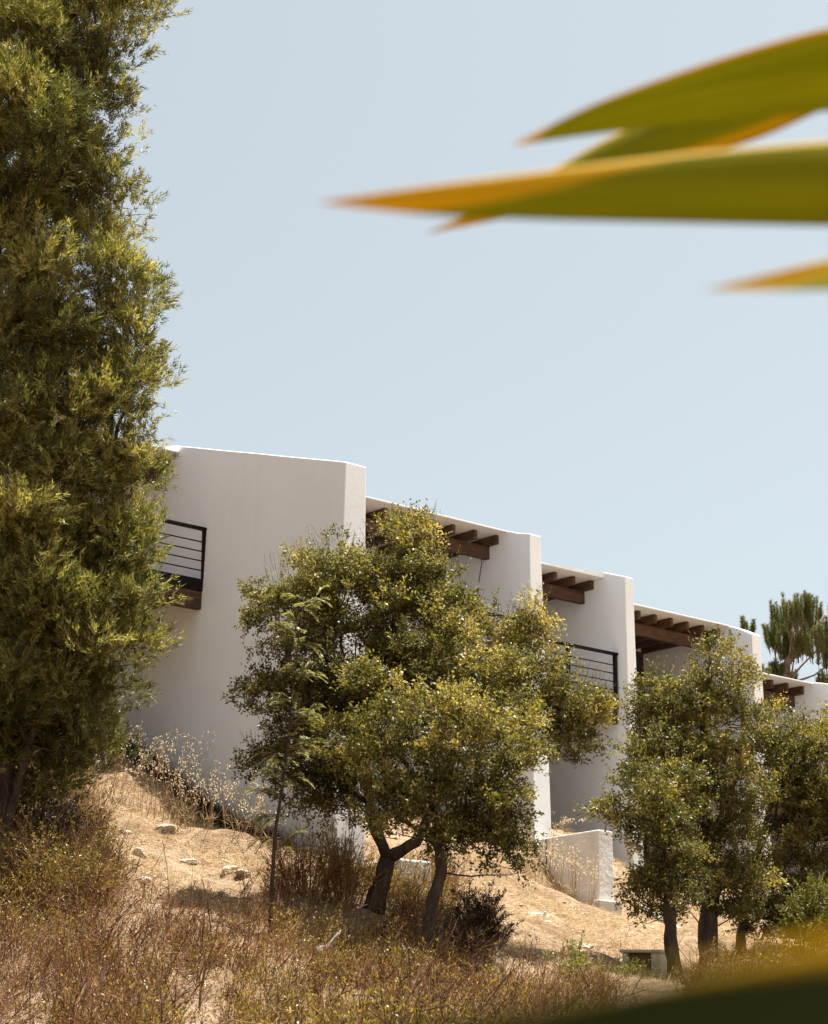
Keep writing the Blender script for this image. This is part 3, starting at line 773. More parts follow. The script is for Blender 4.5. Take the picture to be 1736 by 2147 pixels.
# ---------------- big feathery acacia on the left
rng = np.random.default_rng(21)
Y = 30.0
g = at(-10, 1660, Y); g[2] = gz(g[0], g[1]) - .2
limbs = [([g, at(16, 1560, Y), at(-6, 1300, Y), at(-20, 900, Y), at(-10, 500, Y), at(-10, 100, Y), at(-10, -250, Y)], [.13, .11, .10, .09, .08, .06, .03]),
         ([g + np.array([.05, -.05, 0]), at(60, 1560, Y - .3), at(110, 1420, Y - .4), at(170, 1250, Y - .4)], [.06, .055, .05, .03]),
         ([at(10, 1300, Y), at(120, 1100, Y), at(230, 950, Y)], [.09, .06, .03]),
         ([at(0, 900, Y), at(120, 740, Y), at(240, 640, Y)], [.08, .06, .03]),
         ([at(10, 500, Y), at(120, 330, Y), at(210, 180, Y)], [.07, .05, .03])]
lobes = []
for (x, y, r, tb_) in [(235, 45, 85, .05), (245, 110, 60, .06), (185, 180, 85, .0), (225, 240, 55, .06), (205, 330, 70, .0), (215, 410, 62, -.05), (175, 450, 80, -.08), (225, 520, 75, .14), (215, 590, 85, .16), (275, 640, 72, .12),
                       (285, 715, 78, .1), (290, 790, 70, .08), (235, 830, 85, .06), (250, 900, 70, .08), (280, 960, 78, .16), (230, 1010, 85, .12), (245, 1090, 75, .06), (235, 1150, 82, .04), (215, 1230, 85, .02),
                       (250, 1300, 72, .1), (215, 1380, 85, .02), (190, 1460, 80, -.02), (130, 1540, 80, -.08), (200, 1545, 45, -.02), (60, 1570, 90, -.12), (160, 1605, 55, -.1), (90, 1630, 60, -.12), (15, 1630, 70, -.15), (30, 1690, 55, -.18), (215, 1590, 40, -.05), (290, 1120, 50, .08), (272, 1195, 52, .1), (280, 1275, 52, .06), (270, 1350, 50, 0), (40, 1570, 80, -.15), (-15, 1590, 70, -.15), (110, 1660, 50, -.15), (295, 1010, 50, .14), (262, 455, 45, .05)]:
    lobes.append((x, y, Y + rng.uniform(-.4, .5), r, r * rng.uniform(.8, 1.0), .62 * r / 85, tb_))
for (x, y, r, tb_) in [(110, 80, 110, .0), (60, 210, 120, -.05), (120, 300, 100, -.08), (40, 400, 110, -.1), (90, 560, 80, .16), (40, 640, 100, -.08), (130, 690, 95, .0), (60, 820, 105, -.1), (140, 860, 85, .04), (30, 950, 80, .1),
                       (130, 990, 90, .08), (30, 1080, 85, .22), (100, 1130, 90, .06), (40, 1200, 95, .0), (120, 1290, 95, -.02), (40, 1360, 100, -.1), (100, 1440, 95, -.08), (20, 1490, 90, -.14), (30, 40, 90, .1), (5, 200, 70, -.05), (10, 320, 70, 0), (0, 480, 80, -.05), (5, 740, 80, -.1), (0, 880, 70, 0), (10, 1290, 70, -.1), (5, 1420, 70, -.12)]:
    lobes.append((x, y, Y - 0.7 + rng.uniform(-.5, .3), r, r * .85, .7 * r / 95, tb_))
for y in range(-260, 1560, 130):        # the part of the crown beyond the frame
    lobes.append((-90 + rng.uniform(-30, 30), y, Y + rng.uniform(-.9, .9), 120, 110, .9, 0))
    lobes.append((-230 + rng.uniform(-30, 30), y + 60, Y + rng.uniform(-.6, .6), 110, 110, .9, 0))
    lobes.append((60 + rng.uniform(-40, 40), y, Y + 1.0, 130, 110, .8, -.05))
    lobes.append((140 + rng.uniform(-30, 30), y + 50, Y + .9, 100, 100, .7, -.05))
for (x, y) in [(120, -60), (40, -150), (0, -260), (200, -40), (-60, -330)]:
    lobes.append((x, y, Y, 110, 100, .8, .05))
ACA = dict(t0=.44, tri=True, shrink=.13, per_m2=98, m=30, rs=.40, per=26, back=30.7, len=.28, spread=.02, L=.098, W=.0185, up=.6, droop=.08, alpha=(.25, .85), inner=.55, limb=.8, twig_every=30)
r_, c_ = tree('acacia_tree', 'tall feathery acacia filling the left edge of the view', 'tree', g, limbs, lobes, 'acacia', rng, ACA, twig_mat='dark_twig')
counts['acacia'] = c_

# ---------------- pines behind the last houses
def pine(label, base, trunk_pts, trunk_r, tufts, rng):
    root = empty('pine_tree', base, label, 'tree', 'pines behind the houses')
    tb = MB()
    tb.tube(trunk_pts, trunk_r, 8)
    sets = []
    tp = np.array(trunk_pts)
    for (c, r, hgt, tn) in tufts:
        c = np.asarray(c)
        j = np.argmin(((tp - (c - np.array([0, 0, 1.2]))) ** 2).sum(1))
        tb.tube(wobble(rng, tp[j], c, 6, .16), np.linspace(.05, .02, 6), 5)
        ns = int(7 * r * 10)
        for q in range(ns):             # upright brush shoots
            s = c + np.clip(rng.normal(0, .8, 3), -1.1, 1.1) * np.array([r, r, r * .5])
            L = hgt * rng.uniform(.6, 1.15)
            t = unit(np.array([0, 0, 1.0]) + (s - c) * .10 / r + rng.normal(0, .07, 3))
            tb.tube([s - t * .3, s + t * L * .9], [.014, .006], 3, cap=False)
            n_ = 330
            u = rng.uniform(-.15, 1, n_)
            R = rdir(rng, n_)
            R = unit(R - t * (R @ t)[:, None])
            D = unit(t * rng.uniform(.6, 1.1, (n_, 1)) + R)
            sets.append([s + t * (u * L)[:, None], D, rdir(rng, n_), rng.uniform(.13, .23, n_) * (1 - .3 * np.clip(u, 0, 1)), np.full(n_, .017), np.clip(rng.normal(.4 + tn, .2, n_), 0, 1)])
    tb.build('trunk', M['pine_bark'], root, smooth=True)
    leaves_obj('crown', *cat_l(sets), M['pine'], root, tri=True)
    return root
rng = np.random.default_rng(31)
Y = 74.0
bx = at(1648, 1450, Y)
g = np.array([bx[0], bx[1], gz(bx[0], bx[1])])
tuf = []
for (x, y, r, h, tn) in [(1625, 1300, .28, .85, .0), (1655, 1285, .3, .95, .05), (1640, 1350, .32, .8, -.05), (1610, 1330, .22, .7, -.1), (1690, 1290, .3, .9, .08), (1700, 1340, .35, .9, .05), (1735, 1310, .3, .9, -.05), (1730, 1370, .35, .8, 0),
                         (1770, 1300, .35, .9, .0), (1760, 1390, .4, .8, 0), (1612, 1400, .2, .55, -.1), (1635, 1415, .25, .5, -.12), (1720, 1420, .3, .5, .05), (1820, 1340, .4, .9, 0), (1660, 1345, .25, .8, .1), (1680, 1270, .18, .75, -.02)]:
    tuf.append((at(x + 14, y + 22, Y + rng.uniform(-1, 1)), r, h, tn))
pine('large pine with upright brushy shoots behind the farthest house', g, [g, at(1652, 1600, Y), at(1648, 1440, Y), at(1650, 1390, Y), at(1700, 1330, Y), at(1730, 1290, Y)], [.3, .25, .16, .13, .1, .05], tuf, rng)
b2 = at(1568, 1500, 68)
g2 = np.array([b2[0], b2[1], gz(b2[0], b2[1])])
pine('lone pine tip just showing above the rounded fourth wall', g2, [g2, at(1568, 1450, 68), at(1568, 1340, 68)], [.2, .12, .05],
     [(at(1568, 1328, 68), .12, .5, -.05), (at(1560, 1400, 68), .3, .4, -.05), (at(1585, 1420, 68), .3, .4, 0)], rng)

# ---------------- thin acacia sapling
rng = np.random.default_rng(41)
Y = 31.0
st = [at(567, 1915, Y), at(571, 1840, Y), at(577, 1740, Y), at(592, 1650, Y), at(603, 1560, Y), at(611, 1470, Y), at(622, 1370, Y), at(638, 1250, Y)]
g = st[0].copy(); g[2] = gz(g[0], g[1]) - .05
sap = empty('acacia_sapling', g, 'thin bent acacia sapling with sparse feathery fronds in front of the forked oak', 'sapling')
tb = MB().tube([g] + st[0:], [.036, .033, .030, .027, .023, .019, .015, .010, .005], 7)
sets = []
P0 = np.array(st)
def frond(s, d, L, sets, tb, rng, tint, pin=.10):
    e = s + d * L
    mid = s + d * L * .5 + np.array([0, 0, .03])
    e = e - np.array([0, 0, L * .18])
    tb.tube([s, mid, e], [.006, .005, .002], 3, cap=False)
    n_ = 30
    u = np.repeat(np.linspace(.15, 1, n_ // 2), 2)
    sd = np.tile([1, -1], n_ // 2)
    base = (1 - u)[:, None] ** 2 * s + (2 * u * (1 - u))[:, None] * (2 * mid - .5 * (s + e)) + (u ** 2)[:, None] * e
    side = unit(np.cross(d, (0, 0, 1)) + rng.normal(0, .2, 3))
    D = unit(side * sd[:, None] + d * .75 + np.array([0, 0, -.15]) + rng.normal(0, .12, (n_, 3)))
    sets.append([base, D, unit(np.array([0, 0, 1.0]) + rng.normal(0, .3, (n_, 3))), pin * np.sin(np.clip(u, .1, .95) * 3.0) ** .6 * rng.uniform(.8, 1.1, n_), np.full(n_, pin * .2), np.clip(rng.normal(tint, .12, n_), 0, 1)])
for k in range(40):
    t = rng.uniform(.22, 1)
    i = min(int(t * 7), 6); w = t * 7 - i
    s = P0[i] * (1 - w) + P0[i + 1] * w
    a = rng.uniform(0, 6.28)
    d = unit(np.array([math.cos(a), .5 * math.sin(a), rng.uniform(-.1, .6)]))
    L = rng.uniform(.26, .5) * (1.1 - .5 * max(0, t - .5))
    m_ = s + d * L * .45
    tb.tube([s, m_], [.008, .006], 4, cap=False)
    for q in range(3):
        frond(m_ - d * L * .2 * q, unit(d + rng.normal(0, .35, 3)), L * .75, sets, tb, rng, rng.uniform(.2, .8))
tb.build('trunk', M['dark_twig'], sap, smooth=True)
leaves_obj('crown', *cat_l(sets), M['sapling'], sap)

# ------------------------------------------------------------------ shrubs
def twiggy(rng, base, R, H, n, lean=.35, rad=.006, kids=3, mat='twig', lf=None, parent=None, tb=None, sets=None):
    """n stems from base spreading over radius R up to height H, each with side twigs and small leaves"""
    for k in range(n):
        a = rng.uniform(0, 6.28); q = math.sqrt(rng.uniform(0, 1))
        b = base + np.array([math.cos(a), math.sin(a), 0]) * R * q * .45
        b[2] = gz(b[0], b[1]) - .03
        tip = base + np.array([math.cos(a), math.sin(a), 0]) * R * q + np.array([0, 0, H * rng.uniform(.4, 1.0) * (1 - .45 * q * q)])
        w = wobble(rng, b, tip, 5, .12)
        tb.tube(w, np.linspace(rad, rad * .35, 5), 3, cap=False)
        for j in range(kids):
            i = rng.integers(1, 4)
            e = w[i] + (w[4] - w[i]) * rng.uniform(.5, .9) + rng.normal(0, .22 * R + .04, 3) * np.array([1, 1, .6])
            tb.tube([w[i], (w[i] + e) / 2 + rng.normal(0, .015, 3), e], [rad * .5, rad * .4, rad * .25], 3, cap=False)
            if lf:
                m_ = lf['m']
                u = rng.uniform(.25, 1, m_)
                P = w[i] + (e - w[i]) * u[:, None] + rng.normal(0, .012, (m_, 3))
                D = unit(unit(e - w[i]) * .6 + rng.normal(0, .6, (m_, 3)) + np.array([0, 0, .2]))
                sets.append([P, D, unit(rng.normal(size=(m_, 3)) + np.array([0, 0, .6])), lf['L'] * rng.uniform(.6, 1.2, m_), lf['W'] * rng.uniform(.7, 1.2, m_), np.clip(rng.normal(lf['t'], .2, m_), 0, 1)])
def shrub(name, label, px, py, Y, R, H, n, mat, twig, lf, rng, kids=5, group=None):
    b = at(px, py, Y)
    b[2] = gz(b[0], b[1])
    root = empty(name, b, label, 'shrub', group)
    tb, sets = MB(), []
    twiggy(rng, b, R, H, n, kids=kids, rad=.008, lf=lf, tb=tb, sets=sets)
    tb.build('stems', M[twig], root)
    leaves_obj('foliage', *cat_l(sets), M[mat], root)
    return root
rng = np.random.default_rng(51)
shrub('dry_bush', 'dark brown withered bush on the slope right of the slender oak trunk', 1005, 2055, 33, .48, 1.05, 50, 'dark_bush', 'dark_twig', dict(m=44, L=.05, W=.016, t=.25), rng)
shrub('dry_bush', 'dark green-brown bush hugging the foot of the slender oak trunk', 945, 1990, 32.5, .40, .85, 36, 'dark_bush', 'dark_twig', dict(m=22, L=.045, W=.015, t=.75), rng)
shrub('dry_bush', 'reddish twiggy bush beside the acacia sapling stem', 640, 1900, 34.5, .80, 1.4, 62, 'rusty', 'twig', dict(m=12, L=.045, W=.013, t=.4), rng)
shrub('dry_bush', 'reddish bush with tall thin shoots before the white wall end', 725, 1890, 34, .5, 1.8, 38, 'scrub', 'twig', dict(m=13, L=.05, W=.013, t=.35), rng)
shrub('dry_bush', 'tangled brown bush around the forked oak foot', 850, 1950, 32.6, .55, .6, 50, 'rusty', 'dark_twig', dict(m=12, L=.04, W=.014, t=.25), rng)
shrub('green_shrub', 'small open green shrub on the slope left of the concrete box', 1207, 2065, 32, .42, .95, 18, 'bright', 'grey_twig', dict(m=16, L=.05, W=.024, t=.45), rng)
shrub('green_shrub', 'low green shrub growing against the concrete box', 1318, 2085, 33.5, .5, .36, 24, 'bright', 'dark_twig', dict(m=14, L=.045, W=.022, t=.2), rng)
shrub('green_shrub', 'bright green bush at the right edge below the rightmost oak', 1715, 2010, 38.5, .6, 1.9, 60, 'bright', 'dark_twig', dict(m=30, L=.05, W=.028, t=.22), rng, kids=7)

shrub('dry_bush', 'tall dark bush under the acacia at the far left edge', 30, 1800, 31.0, 1.0, 1.6, 90, 'dark_bush', 'dark_twig', dict(m=14, L=.05, W=.018, t=.12), rng, kids=6)
shrub('dry_bush', 'dark tangled bush between the acacia trunk and the bare slope', 120, 1800, 33.0, .7, 1.15, 60, 'dark_bush', 'dark_twig', dict(m=14, L=.05, W=.018, t=.5), rng, kids=6)
shrub('dry_bush', 'leggy olive bush at the left border of the bare slope', 165, 1800, 32.5, .7, 1.35, 70, 'scrub', 'twig', dict(m=10, L=.048, W=.017, t=.3), rng, kids=5)
shrub('dry_bush', 'dense olive bush in the left foreground below the acacia', 90, 1960, 28.5, .95, 1.2, 90, 'scrub', 'twig', dict(m=14, L=.048, W=.018, t=.42), rng, kids=6)

# ------------------------------------------------------------------ dry scrub and grass over the hillside
def inside(px, py, poly):
    r = np.zeros(len(px), bool)
    n = len(poly)
    for i in range(n):
        x0, y0 = poly[i]; x1, y1 = poly[(i + 1) % n]
        c = ((y0 > py) != (y1 > py)) & (px < (x1 - x0) * (py - y0) / (y1 - y0 + 1e-9) + x0)
        r ^= c
    return r
def ribbons(P, Wd, S):
    """P (K,S,3) polylines -> flat strips of half width Wd (K,S) along side S (K,3)"""
    K, n_ = P.shape[:2]
    A = np.stack([P - S[:, None] * Wd[..., None], P + S[:, None] * Wd[..., None]], 2)     # K,n,2,3
    i = np.arange(K * n_ * 2).reshape(K, n_, 2)
    Q = np.stack([i[:, :-1, 0], i[:, :-1, 1], i[:, 1:, 1], i[:, 1:, 0]], -1).reshape(-1, 4)
    return A.reshape(-1, 3), Q
rng = np.random.default_rng(61)
n = 26000
X = rng.uniform(-13, 13, n); Yy = rng.uniform(17.0, 41, n)
Z = ground_z(X, Yy)
px, py = project(np.stack([X, Yy, Z], 1))
bare = inside(px, py, [(225, 1560), (560, 1780), (560, 1930), (430, 1965), (250, 1940), (205, 1800), (185, 1680)])
bare |= inside(px, py, [(945, 1800), (1400, 1800), (1740, 1900), (1740, 2060), (1300, 2060), (1060, 2075), (950, 1950)])
bare |= inside(px, py, [(375, 2090), (450, 2060), (480, 2130), (430, 2300), (330, 2300)])
bare |= inside(px, py, [(-40, 2160), (70, 2130), (110, 2190), (60, 2260), (-60, 2240)])
patch = np.sin(X * 1.3 + 1.0 + np.sin(Yy * .9)) + np.sin(Yy * 1.7 + np.sin(X * 1.1))
thin = rng.uniform(size=n)
keep = (thin < np.where(bare, .02, np.clip(.62 + .22 * patch, .2, 1))) & (px > -350) & (px < 1950) & (py < 2420) & (Yy < 39.5)
keep &= ~inside(px, py, [(1285, 2020), (1430, 2020), (1440, 2230), (1270, 2230)])
keep &= ~((px > 560) & (py < 1850)) & ~((px > 950) & (thin > .35))
ids = np.nonzero(keep)[0]
ids = rng.permutation(ids)[:3000]
m_ = 7                                              # stems per plant
K = len(ids) * m_
rep_ = np.repeat(ids, m_)
green = np.clip(.44 + .17 * (px[ids] < 420) * (py[ids] < 2000) + .3 * np.sin(X[ids] * .9 + 2) + .3 * np.sin(Yy[ids] * 1.1 + X[ids] * .5) + rng.normal(0, .2, len(ids)), 0, 1)
Hh = rng.uniform(.26, .62, len(ids)) * np.where(px[ids] < 330, 1.3, 1.0) * np.where(py[ids] < 1900, 1.25, 1.0)
B = np.stack([X[rep_], Yy[rep_], Z[rep_] - .03], 1) + rng.normal(0, .06, (K, 3)) * np.array([1, 1, 0])
L = np.repeat(Hh, m_) * rng.uniform(.6, 1.25, K)
T = unit(np.array([.22, 0, 1.0]) + rng.normal(0, .36, (K, 3)))
bend = rng.normal(0, .18, (K, 3)) * L[:, None]
ts = np.linspace(0, 1, 5)
SP = B[:, None] + T[:, None] * (L[:, None] * ts)[..., None] + bend[:, None] * (ts ** 2)[None, :, None] + rng.normal(0, .012, (K, 5, 3)) * ts[None, :, None]
SS = unit(np.cross(T, rdir(rng, K)))
V1, Q1 = ribbons(SP, .0052 * (1.15 - ts)[None] * rng.uniform(.7, 1.3, (K, 1)), SS)
kd = 3                                              # side twigs per stem
i0 = rng.integers(1, 4, K * kd)
par = np.repeat(np.arange(K), kd)
s0 = SP[par, i0]
kl = L[par] * rng.uniform(.18, .5, K * kd)
kT = unit(T[par] * .8 + rng.normal(0, .6, (K * kd, 3)) + np.array([.1, 0, .2]))
KP = s0[:, None] + kT[:, None] * (kl[:, None] * np.array([0, .5, 1.0]))[..., None] + rng.normal(0, .01, (K * kd, 3, 3)) * np.array([0, 1, 1])[None, :, None]
V2, Q2 = ribbons(KP, np.array([.0034, .0028, .0015])[None].repeat(K * kd, 0), unit(np.cross(kT, rdir(rng, K * kd))))
tag(link('scrub_stems', np_mesh('scrub_stems', np.concatenate([V1, V2]), np.concatenate([Q1, Q2 + len(V1)])), M['twig']), 'tangle of dry reddish scrub stems covering the slope', 'scrub', kind='stuff')
# long woody shoots standing out of the mass
e = rng.permutation(ids)[:620]
Kw = len(e) * 2
B2 = np.repeat(np.stack([X[e], Yy[e], Z[e] - .04], 1), 2, 0) + rng.normal(0, .1, (Kw, 3)) * np.array([1, 1, 0])
L2 = rng.uniform(.55, 1.05, Kw)
T2 = unit(np.array([.34, 0, 1.0]) + rng.normal(0, .34, (Kw, 3)))
b2 = rng.normal(0, .2, (Kw, 3)) * L2[:, None]
t6 = np.linspace(0, 1, 6)
P2 = B2[:, None] + T2[:, None] * (L2[:, None] * t6)[..., None] + b2[:, None] * (t6 ** 2)[None, :, None] + rng.normal(0, .014, (Kw, 6, 3)) * t6[None, :, None]
V3, Q3 = ribbons(P2, .0078 * (1.1 - t6)[None] * rng.uniform(.7, 1.4, (Kw, 1)), unit(np.cross(T2, rdir(rng, Kw))))
i2 = rng.integers(2, 5, Kw * 4); p2 = np.repeat(np.arange(Kw), 4)
k2 = unit(T2[p2] * .9 + rng.normal(0, .5, (Kw * 4, 3)))
KP2 = P2[p2, i2][:, None] + k2[:, None] * (L2[p2][:, None] * rng.uniform(.15, .4, (Kw * 4, 1)) * np.array([0, .5, 1.0]))[..., None]
V4, Q4 = ribbons(KP2, np.array([.0048, .0038, .002])[None].repeat(Kw * 4, 0), unit(np.cross(k2, rdir(rng, Kw * 4))))
tag(link('woody_shoots', np_mesh('woody_shoots', np.concatenate([V3, V4]), np.concatenate([Q3, Q4 + len(V3)])), M['shoot']), 'long dark leaning shoots standing out of the low scrub', 'scrub', kind='stuff')
gk = np.repeat(green, m_)[par]
for nm, lab, mt, msk, lf_n, LL, LW in (('scrub_leaves', 'olive leaves of the low scrub covering the slope', 'scrub', gk > .52, 4, .050, .018), ('withered_scrub_leaves', 'withered rusty leaves of the low scrub on the slope', 'rusty', gk <= .52, 4, .042, .012)):
    e = np.nonzero(msk)[0]
    e = np.repeat(e, lf_n)
    u = rng.uniform(.2, 1.05, len(e))
    P = KP[e, 0] + (KP[e, 2] - KP[e, 0]) * u[:, None] + rng.normal(0, .008, (len(e), 3))
    D = unit(kT[e] * .7 + rng.normal(0, .5, (len(e), 3)) + np.array([0, 0, .25]))
    tag(leaves_obj(nm, P, D, unit(rdir(rng, len(e)) + np.array([0, 0, .6])), LL * rng.uniform(.6, 1.25, len(e)), LW * rng.uniform(.7, 1.2, len(e)), np.clip(gk[e] * .55 + rng.normal(.1, .2, len(e)), 0, 1), M[mt]), lab, 'scrub', kind='stuff')
counts['scrub'] = (len(ids), K)
# short straw everywhere the eye reaches
n = 400000
X = rng.uniform(-8, 12, n); Yy = rng.uniform(21, 50, n)
pat = np.sin(X * 2.1 + np.sin(Yy * 1.4) * 1.5) + np.sin(Yy * 2.6 + np.sin(X * 1.7) * 1.4)
P = np.stack([X, Yy, ground_z(X, Yy) - .005], 1)
px, py = project(P)
q = P - ORG
ff, nn = q @ F, q @ N
keep = (px > -120) & (px < 1860) & (py > 1500) & (py < 2250) & (rng.uniform(size=n) < .55 + .25 * pat) & (nn > -2.5)
P = P[keep]; n = len(P)
lying = rng.uniform(size=n) < .6
tuft = rng.uniform(.05, .16, n) * (1 + .25 * pat[keep])
D = unit(np.stack([rng.normal(0, 1, n), rng.normal(0, 1, n), np.where(lying, rng.uniform(.0, .35, n), rng.uniform(.8, 2.5, n))], 1))
P[:, 2] += np.where(lying, rng.uniform(.01, .05, n), 0)
tag(leaves_obj('dry_grass', P, D, unit(rdir(rng, n) + np.array([0, 0, .8])), tuft * np.where(lying, 1.6, 1.1), rng.uniform(.006, .013, n), np.clip(rng.normal(.5, .28, n), 0, 1), M['straw'], tri=True), 'short dry straw scattered over the bare hillside', 'grass', kind='stuff')
counts['straw'] = n
# small clods and chips of stone
n = 5200
X = rng.uniform(-10, 14, n); Yy = rng.uniform(24, 50, n)
P = np.stack([X, Yy, ground_z(X, Yy)], 1)
px, py = project(P)
P = P[(px > 0) & (px < 1736) & (py > 1560) & (py < 2180)]
n = len(P)
oc = unit(np.array([[1, 0, 0], [0, 1, 0], [-1, 0, 0], [0, -1, 0], [0, 0, 1], [0, 0, -1.0]]))
sz = rng.gamma(2.0, .010, n) + .007
V = P[:, None] + oc[None] * (sz[:, None] * rng.uniform(.5, 1.4, (n, 6)))[..., None] * np.array([1, 1, .6])
tri = np.array([[0, 1, 4], [1, 2, 4], [2, 3, 4], [3, 0, 4], [1, 0, 5], [2, 1, 5], [3, 2, 5], [0, 3, 5]])
tag(link('pebbles', np_mesh('pebbles', V.reshape(-1, 3), (tri[None] + 6 * np.arange(n)[:, None, None]).reshape(-1, 3)), M['stone']), 'stone chips and clods strewn over the bare slope', 'pebbles', kind='stuff')
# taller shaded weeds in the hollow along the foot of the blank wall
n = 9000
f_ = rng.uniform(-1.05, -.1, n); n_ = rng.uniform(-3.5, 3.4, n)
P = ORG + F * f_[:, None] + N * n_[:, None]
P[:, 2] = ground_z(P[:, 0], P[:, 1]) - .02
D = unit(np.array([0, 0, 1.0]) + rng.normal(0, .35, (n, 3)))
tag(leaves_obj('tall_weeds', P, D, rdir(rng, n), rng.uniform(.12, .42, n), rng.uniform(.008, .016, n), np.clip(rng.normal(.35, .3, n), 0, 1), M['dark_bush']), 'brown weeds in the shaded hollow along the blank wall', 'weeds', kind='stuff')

# wild oat clumps
def oats(label, px, py, Y, R, H, n, rng):
    b = at(px, py, Y); b[2] = gz(b[0], b[1])
    root = empty('wild_oat_clump', b, label, 'wild oats', 'dry wild oats along the walls')
    tb, sets, sets2 = MB(), [], []
    for k in range(n):
        a = rng.uniform(0, 6.28); q = math.sqrt(rng.uniform())
        s = b + np.array([math.cos(a), math.sin(a), 0]) * R * q
        s[2] = gz(s[0], s[1]) - .02
        h = H * rng.uniform(.55, 1.0)
        tip = s + np.array([rng.normal(.05, .24), rng.normal(0, .2), h])
        w = wobble(rng, s, tip, 5, .05)
        w[4] += np.array([rng.normal(0, .07), rng.normal(0, .07), -.05])
        tb.tube(w, np.linspace(.0055, .0028, 5), 3, cap=False)
        m_ = rng.integers(12, 22)
        u = rng.uniform(.62, 1, m_)
        P = np.stack([np.interp(u * 4, range(5), w[:, j]) for j in range(3)], 1)
        off = rdir(rng, m_) * np.array([1, 1, .3]) * rng.uniform(.02, .10, (m_, 1)) * (1.25 - u)[:, None] * 2.2
        sets.append([P + off, unit(off * .5 + np.array([0, 0, -.05]) + rng.normal(0, .03, (m_, 3))), rdir(rng, m_), rng.uniform(.038, .068, m_), rng.uniform(.015, .024, m_), rng.uniform(.3, 1, m_)])
        l_ = 3
        sets2.append([np.repeat(w[1][None], l_, 0), unit(rng.normal(0, 1, (l_, 3)) + np.array([0, 0, .6])), rdir(rng, l_), rng.uniform(.15, .3, l_), np.full(l_, .008), rng.uniform(0, .6, l_)])
    tb.build('stalks', M['straw'], root)
    tag(leaves_obj('spikelets', *cat_l(sets), M['oat'], root), kind='stuff')
    tag(leaves_obj('blades', *cat_l(sets2), M['straw'], root), kind='stuff')
rng = np.random.default_rng(71)
for lab, x, y, Y_, R, H, n in [
    ('tallest dry wild oats at the left end of the blank wall', 345, 1690, 39.2, .6, 1.9, 40),
    ('dry wild oats hugging the acacia crown edge at the slope top', 270, 1640, 39.6, .4, 1.4, 20),
    ('dry wild oats midway along the blank wall foot', 445, 1745, 38.2, .6, 1.45, 28),
    ('sparse dry oats where the blank wall meets the sapling', 530, 1785, 37.6, .4, 1.2, 20),
    ('dry wild oats in front of the low stub wall', 1180, 1900, 44.6, .8, 1.6, 44),
    ('few dry oat stalks at the inner corner of the low stub wall', 1115, 1860, 45.8, .35, 1.3, 22),
    ('oat tuft growing behind the low stub wall beside the lit wall edge', 1168, 1770, 48.6, .25, .55, 12)]:
    oats(lab, x, y, Y_, R, H, n, rng)

# ------------------------------------------------------------------ stones, blocks and litter
def stone(px, py, Y, size, label, rng, name='stone', mat='stone', flat=.5, cat='stone', group='pale stones lying on the slope'):
    b = at(px, py, Y); b[2] = gz(b[0], b[1])
    bm = bmesh.new()
    bmesh.ops.create_icosphere(bm, subdivisions=3, radius=1)
    sd = rng.uniform(0, 50)
    for v in bm.verts:
        d = v.co.copy()
        k = 1 + .35 * mnoise.noise(d * 1.1 + Vector((sd, 0, 0))) + .14 * mnoise.noise(d * 3 + Vector((sd, 3, 0)))
        c = max(abs(d.x), abs(d.y), abs(d.z)) ** -.45
        v.co = Vector((d.x * size[0], d.y * size[1], d.z * size[2])) * k * c
    me = bpy.data.meshes.new(name)
    bm.to_mesh(me); bm.free()
    me.transform(Matrix.Rotation(rng.uniform(0, 3), 4, 'Z') @ Matrix.Rotation(rng.uniform(-.25, .25), 4, 'X'))
    o = link(name, me, M[mat])
    o.location = (b[0], b[1], b[2] + size[2] * .35)
    return tag(o, label, cat, group)
rng = np.random.default_rng(81)
stone(720, 1826, 36.8, (.16, .14, .12), 'rounded white stone between the white wall end and the forked trunk', rng)
stone(508, 1840, 35.8, (.24, .10, .06), 'long flat pale stone on bare slope just left of sapling', rng)
stone(482, 1822, 36.2, (.14, .1, .06), 'small pale stone above the long flat one by the sapling', rng)
stone(288, 1820, 35.7, (.15, .12, .10), 'blocky pale stone in the middle of the bare slope', rng)
stone(346, 1738, 37.8, (.20, .15, .09), 'stone with a dark hollow under it high on the bare slope', rng)
stone(300, 1858, 34.4, (.13, .10, .08), 'pale stone at the lower edge of the bare slope', rng)
stone(318, 1898, 33.2, (.12, .09, .07), 'white stone half sunk in the scrub below the bare slope', rng)
stone(262, 1745, 37.4, (.12, .10, .06), 'small pale stone at the left of the bare slope', rng)
stone(395, 1795, 36.6, (.16, .08, .05), 'thin flat stone in the centre of the bare slope', rng)
stone(903, 2032, 31.0, (.10, .09, .08), 'round pale stone at the foot of the slender oak trunk', rng)
stone(1126, 1932, 40.4, (.22, .10, .05), 'flat pale stone on the slope below the low stub wall', rng)
stone(1223, 1972, 38.4, (.18, .11, .07), 'pale stone behind the small open green shrub', rng)
stone(1271, 1996, 37.4, (.26, .12, .07), 'long pale stone just left of the concrete box', rng)
stone(1575, 2006, 39.2, (.20, .13, .10), 'pale stone beside the thin trunk of the rightmost oak', rng)
stone(1010, 1900, 40.2, (.18, .10, .06), 'pale stone on the bare bank right of the slender oak', rng)
stone(1440, 1942, 44.5, (.2, .12, .07), 'pale stone seen between the two dark oak trunks', rng)
